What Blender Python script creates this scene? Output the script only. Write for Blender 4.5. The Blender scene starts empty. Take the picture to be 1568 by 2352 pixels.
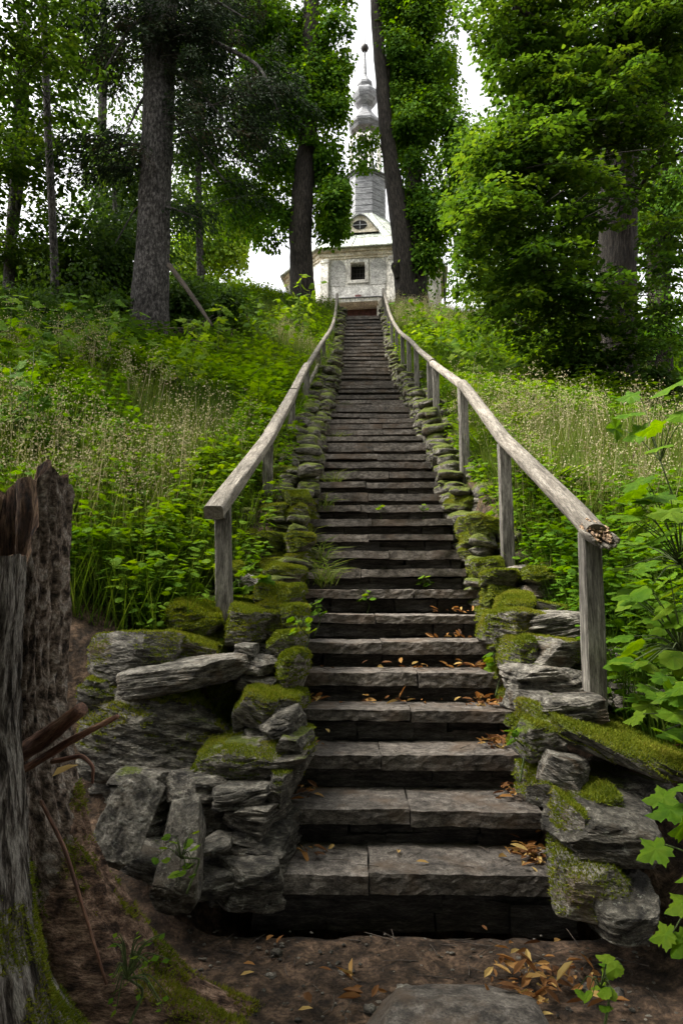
import bpy, math, random
import numpy as np
from mathutils import Vector, Matrix

SC = bpy.context.scene
COL = SC.collection
PI = math.pi

# ------------------------------------------------------------------ camera frame (pixels of a 1568 x 2352 view of the photograph)
EYE = 1.38
PITCH = math.radians(6.75)
YAW = math.radians(1.06)            # turned to the left of +Y
FPX = 1568.0
_cp, _sp, _cy, _sy = math.cos(PITCH), math.sin(PITCH), math.cos(YAW), math.sin(YAW)
FWD = np.array([-_sy * _cp, _cy * _cp, _sp])
RGT = np.array([_cy, _sy, 0.0])
UPV = np.cross(RGT, FWD)
CAM = np.array([0.0, 0.0, EYE])


def ray(px, py):
    return FWD * FPX + RGT * (px - 784.0) + UPV * (1176.0 - py)


def at(px, py, D):
    """World point seen at pixel (px, py) that lies D metres ahead (world Y)."""
    d = ray(px, py)
    return CAM + d * (D / d[1])


def project(p):
    v = np.asarray(p, float) - CAM
    z = v @ FWD
    return 784 + FPX * (v @ RGT) / z, 1176 - FPX * (v @ UPV) / z


# ------------------------------------------------------------------ noise
def _hash(ix, iy, iz, seed):
    n = (ix * 374761393 + iy * 668265263 + iz * 2147483647 + seed * 1274126177) & 0xFFFFFFFF
    n = ((n ^ (n >> 13)) * 1274126177) & 0xFFFFFFFF
    n = n ^ (n >> 16)
    return (n & 0xFFFFFF) / float(0xFFFFFF)


def vnoise(P, seed=0):
    P = np.asarray(P, float)
    i = np.floor(P).astype(np.int64)
    f = P - i
    f = f * f * (3 - 2 * f)
    r = 0
    for dx in (0, 1):
        wx = f[:, 0] if dx else 1 - f[:, 0]
        for dy in (0, 1):
            wy = f[:, 1] if dy else 1 - f[:, 1]
            for dz in (0, 1):
                wz = f[:, 2] if dz else 1 - f[:, 2]
                r = r + wx * wy * wz * _hash(i[:, 0] + dx, i[:, 1] + dy, i[:, 2] + dz, seed)
    return r * 2 - 1


def fbm(P, octv=4, seed=0, gain=0.5):
    P = np.asarray(P, float)
    a, s, t = 1.0, 0, 0
    for o in range(octv):
        s = s + a * vnoise(P * (2 ** o) + 17.3 * o, seed + o)
        t += a
        a *= gain
    return s / t


# ------------------------------------------------------------------ mesh helpers
def link(o, parent=None):
    COL.objects.link(o)
    if parent is not None:
        o.parent = parent
    return o


def mk(name, V, F, mat, parent=None, smooth=True, attrs=None, fattrs=None, world=True):
    """ONE mesh object from vertex array V and face array / list F. V is in world space; it is moved into the parent's frame."""
    V = np.asarray(V, np.float64)
    if parent is not None and world:
        V = V - np.array(parent_origin(parent))
    me = bpy.data.meshes.new(name)
    if isinstance(F, np.ndarray):
        nv, (nf, k) = len(V), F.shape
        me.vertices.add(nv)
        me.vertices.foreach_set('co', V.astype(np.float32).ravel())
        me.loops.add(nf * k)
        me.loops.foreach_set('vertex_index', F.astype(np.int32).ravel())
        me.polygons.add(nf)
        me.polygons.foreach_set('loop_start', np.arange(0, nf * k, k, dtype=np.int32))
        try:
            me.polygons.foreach_set('loop_total', np.full(nf, k, np.int32))
        except Exception:
            pass
        me.update(calc_edges=True)
    else:
        me.from_pydata(V.tolist(), [], [tuple(int(i) for i in f) for f in F])
        me.update()
    me.polygons.foreach_set('use_smooth', np.full(len(me.polygons), bool(smooth)))
    for k_, arr in (attrs or {}).items():
        arr = np.asarray(arr, np.float32)
        if arr.ndim == 2:
            a = me.attributes.new(k_, 'FLOAT_VECTOR', 'POINT')
            a.data.foreach_set('vector', arr.ravel())
        else:
            a = me.attributes.new(k_, 'FLOAT', 'POINT')
            a.data.foreach_set('value', arr)
    if mat is not None:
        me.materials.append(mat)
    return link(bpy.data.objects.new(name, me), parent)


def parent_origin(p):
    x = Vector((0, 0, 0))
    while p is not None:
        x = x + p.location
        p = p.parent
    return x


def tag(o, label=None, cat=None, group=None, kind=None):
    if label:
        o['label'] = label
    if cat:
        o['category'] = cat
    if group:
        o['group'] = group
    if kind:
        o['kind'] = kind
    return o


def thing(name, label, cat, loc=(0, 0, 0), group=None):
    o = bpy.data.objects.new(name, None)
    o.empty_display_size = 0.2
    link(o)
    o.location = Vector([float(c) for c in loc])
    return tag(o, label, cat, group)


def join(parts):
    Vs, Fs, n = [], [], 0
    for V, F in parts:
        Vs.append(np.asarray(V, float))
        Fs.extend([tuple(int(i) + n for i in f) for f in F])
        n += len(V)
    return np.concatenate(Vs), Fs


def box(c, s, rot=None):
    c = np.asarray(c, float)
    h = np.asarray(s, float) / 2
    V = np.array([[x, y, z] for x in (-1, 1) for y in (-1, 1) for z in (-1, 1)], float) * h
    if rot is not None:
        V = V @ np.asarray(rot).T
    F = [(0, 1, 3, 2), (4, 6, 7, 5), (0, 4, 5, 1), (2, 3, 7, 6), (0, 2, 6, 4), (1, 5, 7, 3)]
    return V + c, F


def rotz(a):
    c, s = math.cos(a), math.sin(a)
    return np.array([[c, -s, 0], [s, c, 0], [0, 0, 1.0]])


def roteul(rx, ry, rz):
    return np.array(Matrix.Rotation(rz, 3, 'Z') @ Matrix.Rotation(ry, 3, 'Y') @ Matrix.Rotation(rx, 3, 'X'))


def resample(pts, n):
    pts = np.asarray(pts, float)
    d = np.r_[0, np.cumsum(np.linalg.norm(np.diff(pts[:, :3], axis=0), axis=1))]
    t = np.linspace(0, d[-1], n)
    # smooth (Catmull-Rom through monotone parameter)
    out = np.stack([np.interp(t, d, pts[:, i]) for i in range(pts.shape[1])], 1)
    k = max(1, n // (3 * len(pts)))
    for _ in range(k):
        out[1:-1] = (out[:-2] + 2 * out[1:-1] + out[2:]) / 4
    return out, t


def tube(pts, rad, seg=10, n=None, rough=0.0, rscale=(6, 2), seed=0, cap=True, sq=None):
    """Tube along pts (k,3) with radii; rough = bark displacement share. Returns V, F(ndarray quads), loc."""
    pts = np.asarray(pts, float)
    rad = np.broadcast_to(np.asarray(rad, float), (len(pts),))
    q = np.c_[pts, rad]
    if n is None:
        n = len(pts)
    q, s = resample(q, n)
    c, r = q[:, :3], q[:, 3]
    T = np.gradient(c, axis=0)
    T /= np.linalg.norm(T, axis=1)[:, None] + 1e-9
    ref = np.array([0.0, 1.0, 0.0]) if abs(T[0, 1]) < 0.8 else np.array([1.0, 0, 0])
    U = np.cross(ref[None], T)
    U /= np.linalg.norm(U, axis=1)[:, None] + 1e-9
    W = np.cross(T, U)
    th = np.linspace(0, 2 * PI, seg, endpoint=False)
    rr = np.repeat(r[:, None], seg, 1)
    TH = np.repeat(th[None], n, 0)
    S = np.repeat(s[:, None], seg, 1)
    if rough:
        Pn = np.stack([np.cos(TH) * rscale[0], np.sin(TH) * rscale[0], S * rscale[1]], -1).reshape(-1, 3)
        rr = rr * (1 + rough * fbm(Pn, 4, seed).reshape(n, seg))
    V = c[:, None] + rr[..., None] * (np.cos(TH)[..., None] * U[:, None] + np.sin(TH)[..., None] * W[:, None])
    idx = np.arange(n * seg).reshape(n, seg)
    nx = np.roll(idx, -1, 1)
    F = np.stack([idx[:-1], nx[:-1], nx[1:], idx[1:]], -1).reshape(-1, 4)
    V = V.reshape(-1, 3)
    loc = np.stack([np.cos(TH) * r[:, None], np.sin(TH) * r[:, None], S], -1).reshape(-1, 3)
    if cap:
        m = len(V)
        V = np.r_[V, c[:1], c[-1:]]
        loc = np.r_[loc, [[0, 0, s[0]]], [[0, 0, s[-1]]]]
        a = np.stack([np.full(seg, m), nx[0], idx[0], idx[0]], -1)
        b = np.stack([np.full(seg, m + 1), idx[-1], nx[-1], nx[-1]], -1)
        F = [tuple(f) for f in F] + [tuple(f[:3]) for f in a] + [tuple(f[:3]) for f in b]
    return V, F, loc


def tubes(list_, mat, name, parent, smooth=True):
    Vs, Fs, Ls, n = [], [], [], 0
    for V, F, L in list_:
        Vs.append(V)
        Ls.append(L)
        Fs.extend([tuple(int(i) + n for i in f) for f in F])
        n += len(V)
    return mk(name, np.concatenate(Vs), Fs, mat, parent, smooth, {'loc': np.concatenate(Ls)})


# ------------------------------------------------------------------ leaf templates: (verts (x across, y along, z up), tris)
def fan(outline, c=(0, 0.3, 0)):
    V = [c] + list(outline)
    n = len(outline)
    F = [(0, i, i + 1) for i in range(1, n)] + [(0, n, 1)]
    return np.array(V, float), np.array(F)


def sym(half):
    return list(half) + [(-x, y, z) for x, y, z in reversed(half) if abs(x) > 1e-6]


def curl(V, a=-0.18, b=-0.16):
    V = V.copy()
    V[:, 2] += a * np.abs(V[:, 0]) + b * V[:, 1] ** 2
    return V


L_DIAM = (curl(np.array([(0, 0, 0), (.34, .42, 0), (0, 1, 0), (-.34, .42, 0)], float)), np.array([(0, 1, 2), (0, 2, 3)]))
L_OVATE = (curl(np.array([(0, 0, 0), (.3, .16, 0), (.4, .42, 0), (.2, .78, 0), (0, 1.0, 0), (-.2, .78, 0), (-.4, .42, 0), (-.3, .16, 0)], float)),
           np.array([(0, 1, 2), (0, 2, 3), (0, 3, 4), (0, 4, 5), (0, 5, 6), (0, 6, 7)]))
_mh = [(0.0, 0.0, 0), (.2, -.1, 0), (.42, .02, 0), (.3, .16, 0), (.44, .24, 0), (.6, .46, 0), (.42, .46, 0), (.28, .52, 0), (.32, .68, 0), (.2, .7, 0), (.0, 1.0, 0)]


def bent_leaf(half, c=(0, .34), a=-.16, b=-.2, wav=.05, seed=0):
    o = np.array(sym(half), float)
    c3 = np.array([c[0], c[1], 0.0])
    n = len(o)
    V = np.r_[[c3], c3 + (o - c3) * .55, o]
    F = [(0, 1 + i, 1 + (i + 1) % n) for i in range(n)]
    for i in range(n):
        j = (i + 1) % n
        F += [(1 + i, 1 + n + i, 1 + n + j), (1 + i, 1 + n + j, 1 + j)]
    V = curl(V, a, b)
    r = np.linalg.norm(V[:, :2] - c3[:2], axis=1)
    V[:, 2] += wav * r * 2 * np.sin(np.arctan2(V[:, 1] - c[1], V[:, 0]) * 5 + seed)
    return V, np.array(F)


_mh = [(0.0, 0.04, 0), (.13, -.06, 0), (.27, -.10, 0), (.33, .0, 0), (.47, .0, 0), (.39, .12, 0), (.36, .18, 0), (.5, .22, 0), (.55, .34, 0), (.70, .46, 0), (.53, .48, 0), (.46, .56, 0), (.33, .53, 0), (.27, .56, 0), (.34, .70, 0), (.22, .73, 0), (.17, .86, 0), (.0, 1.02, 0)]
L_MAPLE = bent_leaf(_mh)
L_TOOTH = bent_leaf([(0, 0, 0), (.16, .04, 0), (.22, .02, 0), (.27, .14, 0), (.36, .18, 0), (.35, .32, 0), (.41, .42, 0), (.34, .52, 0), (.33, .66, 0), (.22, .72, 0), (.16, .86, 0), (0, 1.0, 0)], (0, .4), -.2, -.22, .03)
L_NEEDLE = (np.array([(0, 0, 0), (.1, .45, .02), (0, 1, -.05), (-.1, .45, .02)], float), np.array([(0, 1, 2), (0, 2, 3)]))
L_BLADE = (np.array([(-.5, 0, 0), (.5, 0, 0), (.38, .5, .0), (-.38, .5, .0), (0, 1, 0)], float), np.array([(0, 1, 2), (0, 2, 3), (3, 2, 4)]))


def frames(A, N):
    A = A / (np.linalg.norm(A, axis=1)[:, None] + 1e-9)
    X = np.cross(A, N)
    X /= np.linalg.norm(X, axis=1)[:, None] + 1e-9
    N = np.cross(X, A)
    return np.stack([X, A, N], -1)       # columns


def scatter_geo(tpl, P, A, N, S, W=None):
    tv, tf = tpl
    R = frames(A, N)
    m = len(P)
    S = np.broadcast_to(np.asarray(S, float), (m,))
    loc = tv[None] * S[:, None, None]
    if W is not None:
        loc = loc.copy()
        loc[..., 0] = tv[None, :, 0] * np.broadcast_to(W, (m,))[:, None]
    V = np.einsum('mij,mkj->mki', R, loc) + P[:, None]
    F = tf[None] + (np.arange(m) * len(tv))[:, None, None]
    return V.reshape(-1, 3), F.reshape(-1, 3)


def scatter(name, tpl, P, A, N, S, rnd, mat, parent=None, W=None):
    V, F = scatter_geo(tpl, P, A, N, S, W)
    return mk(name, V, F, mat, parent, False, {'rnd': np.repeat(rnd, len(tpl[0]))})


# ------------------------------------------------------------------ materials
def newmat(name):
    m = bpy.data.materials.new(name)
    m.use_nodes = True
    nt = m.node_tree
    for n in list(nt.nodes):
        nt.nodes.remove(n)
    out = nt.nodes.new('ShaderNodeOutputMaterial')

    def N(t, **kw):
        n = nt.nodes.new('ShaderNode' + t)
        for k, v in kw.items():
            if k in ('inputs',):
                for i, x in v.items():
                    n.inputs[i].default_value = x
            else:
                setattr(n, k, v)
        return n

    def Lk(a, b):
        nt.links.new(a, b)
    return m, N, Lk, out


def ramp(N, stops):
    r = N('ValToRGB')
    e = r.color_ramp.elements
    while len(e) < len(stops):
        e.new(0.5)
    for i, (p, c) in enumerate(stops):
        e[i].position = p
        e[i].color = (*c, 1)
    return r


def leaf_mat(name, cols, trans=0.4, rough=0.65, spec=0.06, nscale=0.0):
    m, N, Lk, out = newmat(name)
    a = N('Attribute', attribute_name='rnd')
    n = len(cols)
    r = ramp(N, [(i / max(1, n - 1), c) for i, c in enumerate(cols)])
    if nscale:
        tn = N('TexNoise', inputs={'Scale': nscale, 'Detail': 4, 'Roughness': 0.65})
        Lk(N('NewGeometry').outputs['Position'], tn.inputs['Vector'])
        ma = N('Math', operation='MULTIPLY_ADD', inputs={1: 1.3, 2: -0.65})
        Lk(tn.outputs['Fac'], ma.inputs[0])
        mb = N('Math', operation='ADD')
        Lk(ma.outputs[0], mb.inputs[0])
        Lk(a.outputs['Fac'], mb.inputs[1])
        Lk(mb.outputs[0], r.inputs[0])
    else:
        Lk(a.outputs['Fac'], r.inputs[0])
    p = N('BsdfPrincipled', inputs={'Roughness': rough, 'Specular IOR Level': spec})
    t = N('BsdfTranslucent')
    hs = N('HueSaturation', inputs={'Hue': 0.485, 'Saturation': 1.1, 'Value': 1.35})
    Lk(r.outputs[0], p.inputs['Base Color'])
    Lk(r.outputs[0], hs.inputs['Color'])
    Lk(hs.outputs[0], t.inputs['Color'])
    mx = N('MixShader', inputs={0: trans})
    Lk(p.outputs[0], mx.inputs[1])
    Lk(t.outputs[0], mx.inputs[2])
    Lk(mx.outputs[0], out.inputs[0])
    return m


def rough_mat(name, stops, vec='loc', scale=(1, 1, 1), nscale=8.0, detail=8, bump=0.4, bdist=0.02, rough=0.85, moss=None, moss_cols=((.032, .045, .007), (.15, .18, .02)), spec=0.3,
              stain=None, wave=None, lichen=False):
    """Noise-banded surface with bump; moss = (normal weight, threshold) grows on upward faces."""
    m, N, Lk, out = newmat(name)
    if vec == 'loc':
        a = N('Attribute', attribute_name='loc').outputs['Vector']
    elif vec == 'object':
        a = N('TexCoord').outputs['Object']
    else:
        a = N('NewGeometry').outputs['Position']
    mp = N('Mapping', inputs={'Scale': scale})
    Lk(a, mp.inputs[0])
    n1 = N('TexNoise', inputs={'Scale': nscale, 'Detail': detail, 'Roughness': 0.62, 'Distortion': 0.3})
    Lk(mp.outputs[0], n1.inputs['Vector'])
    r = ramp(N, [(0.5 + (p_ - 0.5) * 0.6, c_) for p_, c_ in stops])
    Lk(n1.outputs['Fac'], r.inputs[0])
    col = r.outputs[0]
    n2 = N('TexNoise', inputs={'Scale': nscale * 0.23, 'Detail': 4, 'Roughness': 0.6})
    Lk(a, n2.inputs['Vector'])
    vr = N('MapRange', inputs={1: 0.3, 2: 0.7, 3: 0.62, 4: 1.35})
    Lk(n2.outputs['Fac'], vr.inputs[0])
    mv = N('Mix', data_type='RGBA', blend_type='MULTIPLY', inputs={0: 1.0})
    Lk(col, mv.inputs[6])
    Lk(vr.outputs[0], mv.inputs[7])
    col = mv.outputs[2]
    n6 = N('TexNoise', inputs={'Scale': nscale * 4.7, 'Detail': 5, 'Roughness': 0.7})
    Lk(mp.outputs[0], n6.inputs['Vector'])
    v6 = N('MapRange', inputs={1: 0.36, 2: 0.64, 3: 0.45, 4: 1.55})
    Lk(n6.outputs['Fac'], v6.inputs[0])
    m6 = N('Mix', data_type='RGBA', blend_type='MULTIPLY', inputs={0: 1.0})
    Lk(col, m6.inputs[6])
    Lk(v6.outputs[0], m6.inputs[7])
    col = m6.outputs[2]
    oi = N('ObjectInfo')
    vo = N('MapRange', inputs={1: 0.0, 2: 1.0, 3: 0.75, 4: 1.25})
    Lk(oi.outputs['Random'], vo.inputs[0])
    mo = N('Mix', data_type='RGBA', blend_type='MULTIPLY', inputs={0: 1.0})
    Lk(col, mo.inputs[6])
    Lk(vo.outputs[0], mo.inputs[7])
    col = mo.outputs[2]
    if stain:
        n4 = N('TexNoise', inputs={'Scale': stain[0], 'Detail': 6, 'Roughness': 0.7})
        Lk(a, n4.inputs['Vector'])
        sr = N('MapRange', inputs={1: stain[1], 2: stain[1] + 0.12, 3: 0, 4: stain[3] if len(stain) > 3 else 0.8})
        Lk(n4.outputs['Fac'], sr.inputs[0])
        ms = N('Mix', data_type='RGBA', inputs={7: (*stain[2], 1)})
        Lk(sr.outputs[0], ms.inputs[0])
        Lk(col, ms.inputs[6])
        col = ms.outputs[2]
    if lichen:
        vl = N('TexNoise', inputs={'Scale': 26.0, 'Detail': 6, 'Roughness': 0.75})
        Lk(a, vl.inputs['Vector'])
        lr_ = N('MapRange', inputs={1: 0.585, 2: 0.66, 3: 0, 4: 0.55})
        Lk(vl.outputs['Fac'], lr_.inputs[0])
        ml = N('Mix', data_type='RGBA', inputs={7: (.36, .36, .30, 1)})
        Lk(lr_.outputs[0], ml.inputs[0])
        Lk(col, ml.inputs[6])
        col = ml.outputs[2]
    h6 = N('Math', operation='MULTIPLY_ADD', inputs={1: 0.45})
    Lk(n6.outputs['Fac'], h6.inputs[0])
    Lk(n1.outputs['Fac'], h6.inputs[2])
    h = h6.outputs[0]
    if moss:
        g = N('NewGeometry')
        sx = N('SeparateXYZ')
        Lk(g.outputs['Normal'], sx.inputs[0])
        n3 = N('TexNoise', inputs={'Scale': 5.0, 'Detail': 7, 'Roughness': 0.65})
        Lk(g.outputs['Position'], n3.inputs['Vector'])
        ob = N('Attribute', attribute_type='OBJECT', attribute_name='mossy')
        m1 = N('Math', operation='MULTIPLY', inputs={1: moss[0]})
        Lk(sx.outputs['Z'], m1.inputs[0])
        m2 = N('Math', operation='ADD')
        Lk(m1.outputs[0], m2.inputs[0])
        Lk(n3.outputs['Fac'], m2.inputs[1])
        m3 = N('Math', operation='ADD')
        Lk(m2.outputs[0], m3.inputs[0])
        Lk(ob.outputs['Fac'], m3.inputs[1])
        mr = N('MapRange', inputs={1: moss[1], 2: moss[1] + 0.09, 3: 0, 4: 1})
        Lk(m3.outputs[0], mr.inputs[0])
        n5 = N('TexNoise', inputs={'Scale': 60.0, 'Detail': 4, 'Roughness': 0.7})
        Lk(g.outputs['Position'], n5.inputs['Vector'])
        mcr = ramp(N, [(0.3, moss_cols[0]), (0.68, moss_cols[1])])
        Lk(n5.outputs['Fac'], mcr.inputs[0])
        mm = N('Mix', data_type='RGBA')
        Lk(mr.outputs[0], mm.inputs[0])
        Lk(col, mm.inputs[6])
        Lk(mcr.outputs[0], mm.inputs[7])
        col = mm.outputs[2]
        hm = N('Mix', data_type='FLOAT')
        Lk(mr.outputs[0], hm.inputs[0])
        Lk(h, hm.inputs[2])
        Lk(n5.outputs['Fac'], hm.inputs[3])
        h = hm.outputs[0]
    b = N('Bump', inputs={'Strength': bump, 'Distance': bdist})
    Lk(h, b.inputs['Height'])
    p = N('BsdfPrincipled', inputs={'Roughness': rough, 'Specular IOR Level': spec})
    Lk(col, p.inputs['Base Color'])
    Lk(b.outputs[0], p.inputs['Normal'])
    Lk(p.outputs[0], out.inputs[0])
    return m


def flat_mat(name, col, rough=0.6, metal=0.0, bump=0.15, nscale=20):
    c2 = tuple(x * 0.6 for x in col)
    return rough_mat(name, [(0.3, c2), (0.7, col)], 'object', nscale=nscale, bump=bump, bdist=0.005, rough=rough)


M = {}
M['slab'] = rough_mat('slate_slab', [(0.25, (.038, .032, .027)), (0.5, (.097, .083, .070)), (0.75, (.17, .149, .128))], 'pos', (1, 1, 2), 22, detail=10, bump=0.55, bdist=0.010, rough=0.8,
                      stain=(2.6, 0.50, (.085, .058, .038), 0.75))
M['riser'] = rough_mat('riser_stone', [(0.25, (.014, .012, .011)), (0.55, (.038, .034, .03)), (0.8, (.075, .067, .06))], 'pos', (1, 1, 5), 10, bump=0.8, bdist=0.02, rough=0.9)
M['stone'] = rough_mat('schist_stone', lichen=True, stops= [(0.28, (.032, .028, .023)), (0.45, (.105, .094, .077)), (0.6, (.19, .172, .143)), (0.78, (.31, .285, .245))], vec='loc', scale=(1, 1, 3.0), nscale=13, detail=12, bump=1.0, bdist=0.03, rough=0.85,
                       moss=(0.36, 0.80), stain=(4.0, 0.55, (.12, .08, .045), 0.7))
M['rock_dark'] = rough_mat('dark_schist', lichen=True, stops= [(0.28, (.024, .021, .017)), (0.5, (.082, .073, .058)), (0.75, (.215, .195, .16))], vec='loc', scale=(1, 1, 2.8), nscale=12, detail=12, bump=1.0, bdist=0.04, rough=0.8,
                           moss=(0.36, 0.84), stain=(4.0, 0.56, (.07, .05, .03), 0.6))
M['moss'] = leaf_mat('moss_tufts', [(.05, .075, .008), (.12, .155, .014), (.20, .225, .025), (.24, .20, .04)], 0.25, 0.9, 0.05)
M['rail'] = rough_mat('weathered_rail', [(0.2, (.095, .080, .064)), (0.5, (.205, .18, .148)), (0.85, (.31, .28, .238))], 'loc', (9, 9, 0.9), 5, bump=0.5, bdist=0.012, rough=0.85,
                      stain=(7.0, 0.62, (.12, .12, .10), 0.7))
M['post'] = rough_mat('weathered_post', [(0.3, (.05, .044, .036)), (0.5, (.11, .10, .085)), (0.72, (.19, .175, .15))], 'pos', (16, 16, 1.4), 4, bump=0.5, bdist=0.008, rough=0.9)
M['rot'] = rough_mat('rotten_wood', [(0.35, (.012, .008, .006)), (0.5, (.22, .14, .085)), (0.7, (.42, .29, .18))], 'pos', (1, 1, 1), 40, detail=3, bump=1.0, bdist=0.02, rough=0.9)
M['bark_spruce'] = rough_mat('spruce_bark', [(0.3, (.016, .014, .013)), (0.5, (.06, .053, .050)), (0.72, (.155, .142, .135))], 'loc', (5, 5, 2.2), 5, bump=1.0, bdist=0.05, rough=0.95)
M['bark_linden'] = rough_mat('linden_bark', [(0.3, (.008, .006, .005)), (0.5, (.025, .020, .016)), (0.72, (.066, .056, .045))], 'loc', (7, 7, 0.8), 5, bump=1.0, bdist=0.05, rough=0.95)  # bark darkened, with the shade of the crowns put into its colour
M['bark_stump'] = rough_mat('stump_bark', [(0.3, (.022, .016, .012)), (0.42, (.11, .078, .056)), (0.56, (.27, .21, .165)), (0.72, (.47, .41, .355))], 'loc', (5, 5, 2.4), 8, bump=1.0, bdist=0.03, rough=0.9,
                            moss=(0.3, 1.02))
M['bark_mossy'] = rough_mat('mossy_bark', [(0.3, (.024, .018, .013)), (0.44, (.13, .108, .088)), (0.62, (.40, .365, .32))], 'loc', (7, 7, 1.6), 6, bump=1.0, bdist=0.03, rough=0.9,
                            moss=(0.32, 0.78), moss_cols=((.02, .03, .004), (.085, .115, .012)))
M['root'] = rough_mat('root_bark', [(0.3, (.026, .014, .009)), (0.5, (.115, .068, .044)), (0.75, (.28, .185, .13))], 'pos', (2, 5, 5), 7, detail=10, bump=1.0, bdist=0.03, rough=0.9, moss=(0.25, 0.82),
                      moss_cols=((.02, .03, .004), (.085, .115, .012)))
M['core'] = rough_mat('stump_core', [(0.3, (.016, .009, .006)), (0.5, (.075, .04, .024)), (0.75, (.22, .14, .085))], 'pos', (5, 5, 1), 6, bump=1.0, bdist=0.03, rough=0.95)
M['stick'] = rough_mat('broken_stick', [(0.3, (.05, .022, .014)), (0.5, (.14, .065, .04)), (0.75, (.25, .15, .10))], 'loc', (10, 10, 1), 5, bump=0.5, bdist=0.01, rough=0.7)
M['twig'] = flat_mat('twig', (.075, .06, .048), 0.9)
M['stem'] = flat_mat('green_stem', (.07, .10, .025), 0.7)
M['soil'] = rough_mat('soil', [(0.3, (.016, .010, .006)), (0.5, (.048, .030, .018)), (0.72, (.11, .070, .045))], 'pos', (1, 1, 1), 14, bump=1.0, bdist=0.03, rough=0.95)
M['lime'] = leaf_mat('linden_leaf', [(.016, .042, .006), (.034, .076, .010), (.058, .112, .014), (.10, .155, .018)], 0.5)
M['lime_dark'] = leaf_mat('dark_linden_leaf', [(.022, .060, .006), (.042, .105, .008), (.072, .155, .010), (.125, .21, .014)], 0.5)
M['wood'] = leaf_mat('shaded_leaf', [(.014, .034, .006), (.027, .060, .009), (.045, .09, .012), (.07, .12, .016)], 0.45)  # darker green with deep shade put into the leaf colour
M['bright'] = leaf_mat('young_sunlit_leaf', [(.07, .13, .012), (.10, .175, .016), (.13, .21, .022), (.17, .24, .03)], 0.55)  # young green made paler, sunlight put into the leaf colour
M['maple'] = leaf_mat('maple_leaf', [(.030, .085, .006), (.058, .130, .008), (.09, .17, .010), (.125, .20, .014)], 0.45, 0.6, 0.08, 28.0)
M['needle'] = leaf_mat('spruce_needle', [(.008, .016, .007), (.014, .026, .010), (.020, .034, .012), (.045, .026, .016)], 0.15)
M['grass'] = leaf_mat('grass_blade', [(.042, .085, .010), (.08, .13, .016), (.135, .17, .035), (.22, .21, .09)], 0.4, 0.6)
M['hay'] = leaf_mat('dry_grass', [(.19, .185, .075), (.27, .25, .13), (.33, .30, .18), (.22, .16, .085)], 0.3, 0.7)
M['herb'] = leaf_mat('herb_leaf', [(.035, .095, .006), (.065, .145, .009), (.10, .185, .012), (.145, .22, .018)], 0.45, 0.6, 0.06, 14.0)
M['dead_leaf'] = leaf_mat('fallen_leaf', [(.07, .035, .018), (.17, .08, .03), (.33, .17, .055), (.45, .33, .12)], 0.2, 0.6)
M['plaster'] = rough_mat('old_plaster', [(0.3, (.56, .53, .48)), (0.5, (.70, .67, .61)), (0.75, (.79, .765, .71))], 'pos', (1, 1, 0.5), 3, bump=0.3, bdist=0.02, rough=0.9,
                         stain=(1.1, 0.57, (.46, .37, .27), 0.5))
M['roughcast'] = rough_mat('grey_roughcast', [(0.35, (.38, .365, .34)), (0.6, (.64, .625, .595))], 'pos', (1, 1, 1), 14, bump=0.8, bdist=0.03, rough=0.95)
M['trim'] = rough_mat('cornice_plaster', [(0.3, (.42, .36, .26)), (0.55, (.62, .56, .45)), (0.8, (.72, .68, .60))], 'pos', (1, 1, 2), 3, bump=0.3, bdist=0.02, rough=0.9)
M['copper'] = rough_mat('green_grey_roof', [(0.3, (.15, .17, .145)), (0.5, (.25, .275, .235)), (0.75, (.34, .355, .31))], 'pos', (1, 1, 1), 2, bump=0.1, rough=0.6, stain=(1.6, 0.57, (.28, .23, .17), 0.6))
M['sheet'] = rough_mat('grey_sheet', [(0.3, (.10, .10, .105)), (0.5, (.175, .178, .185)), (0.75, (.26, .262, .27))], 'pos', (1, 1, 6), 2, bump=0.2, rough=0.55)
M['dark_pane'] = flat_mat('dark_opening', (.015, .014, .013), 0.9)  # even near-black tone of the window and dormer panes
M['iron'] = flat_mat('dark_iron', (.04, .035, .032), 0.6)
M['door'] = flat_mat('red_brown_door', (.12, .05, .04), 0.7)
M['plaque'] = flat_mat('red_plaque', (.19, .08, .075), 0.7)

# ------------------------------------------------------------------ stair profile
T0, D0, H0 = 0.324, 3.1, 0.175
_pd = [0.0, D0 - 0.001, D0 + 18 * T0]
_pz = [0.0, 0.0, 19 * H0 - 0.1]


def at_x(px, py, X):
    d = ray(px, py)
    s = (X - CAM[0]) / d[0]
    return CAM + d * s


# stair profile: straight below, a little flatter in the middle, steep at the top
PD = np.array([D0 - T0, D0 + 18 * T0, 10.1, 12.05, 13.9, 17.1, 19.5, 21.2, 22.65, 24.4, 26.0, 27.0, 31.0, 40.0, 60.0, 400.0])
PZ = np.array([0.0, 19 * H0, 3.86, 4.72, 5.55, 7.02, 8.22, 9.25, 10.22, 11.35, 12.3, 12.6, 13.2, 13.2, 12.0, -20.0])


def zs(D):
    return np.interp(D, PD, PZ)


def xc(D):
    return 0.235 + 0.0046 * (np.asarray(D) - 2.9)


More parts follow.
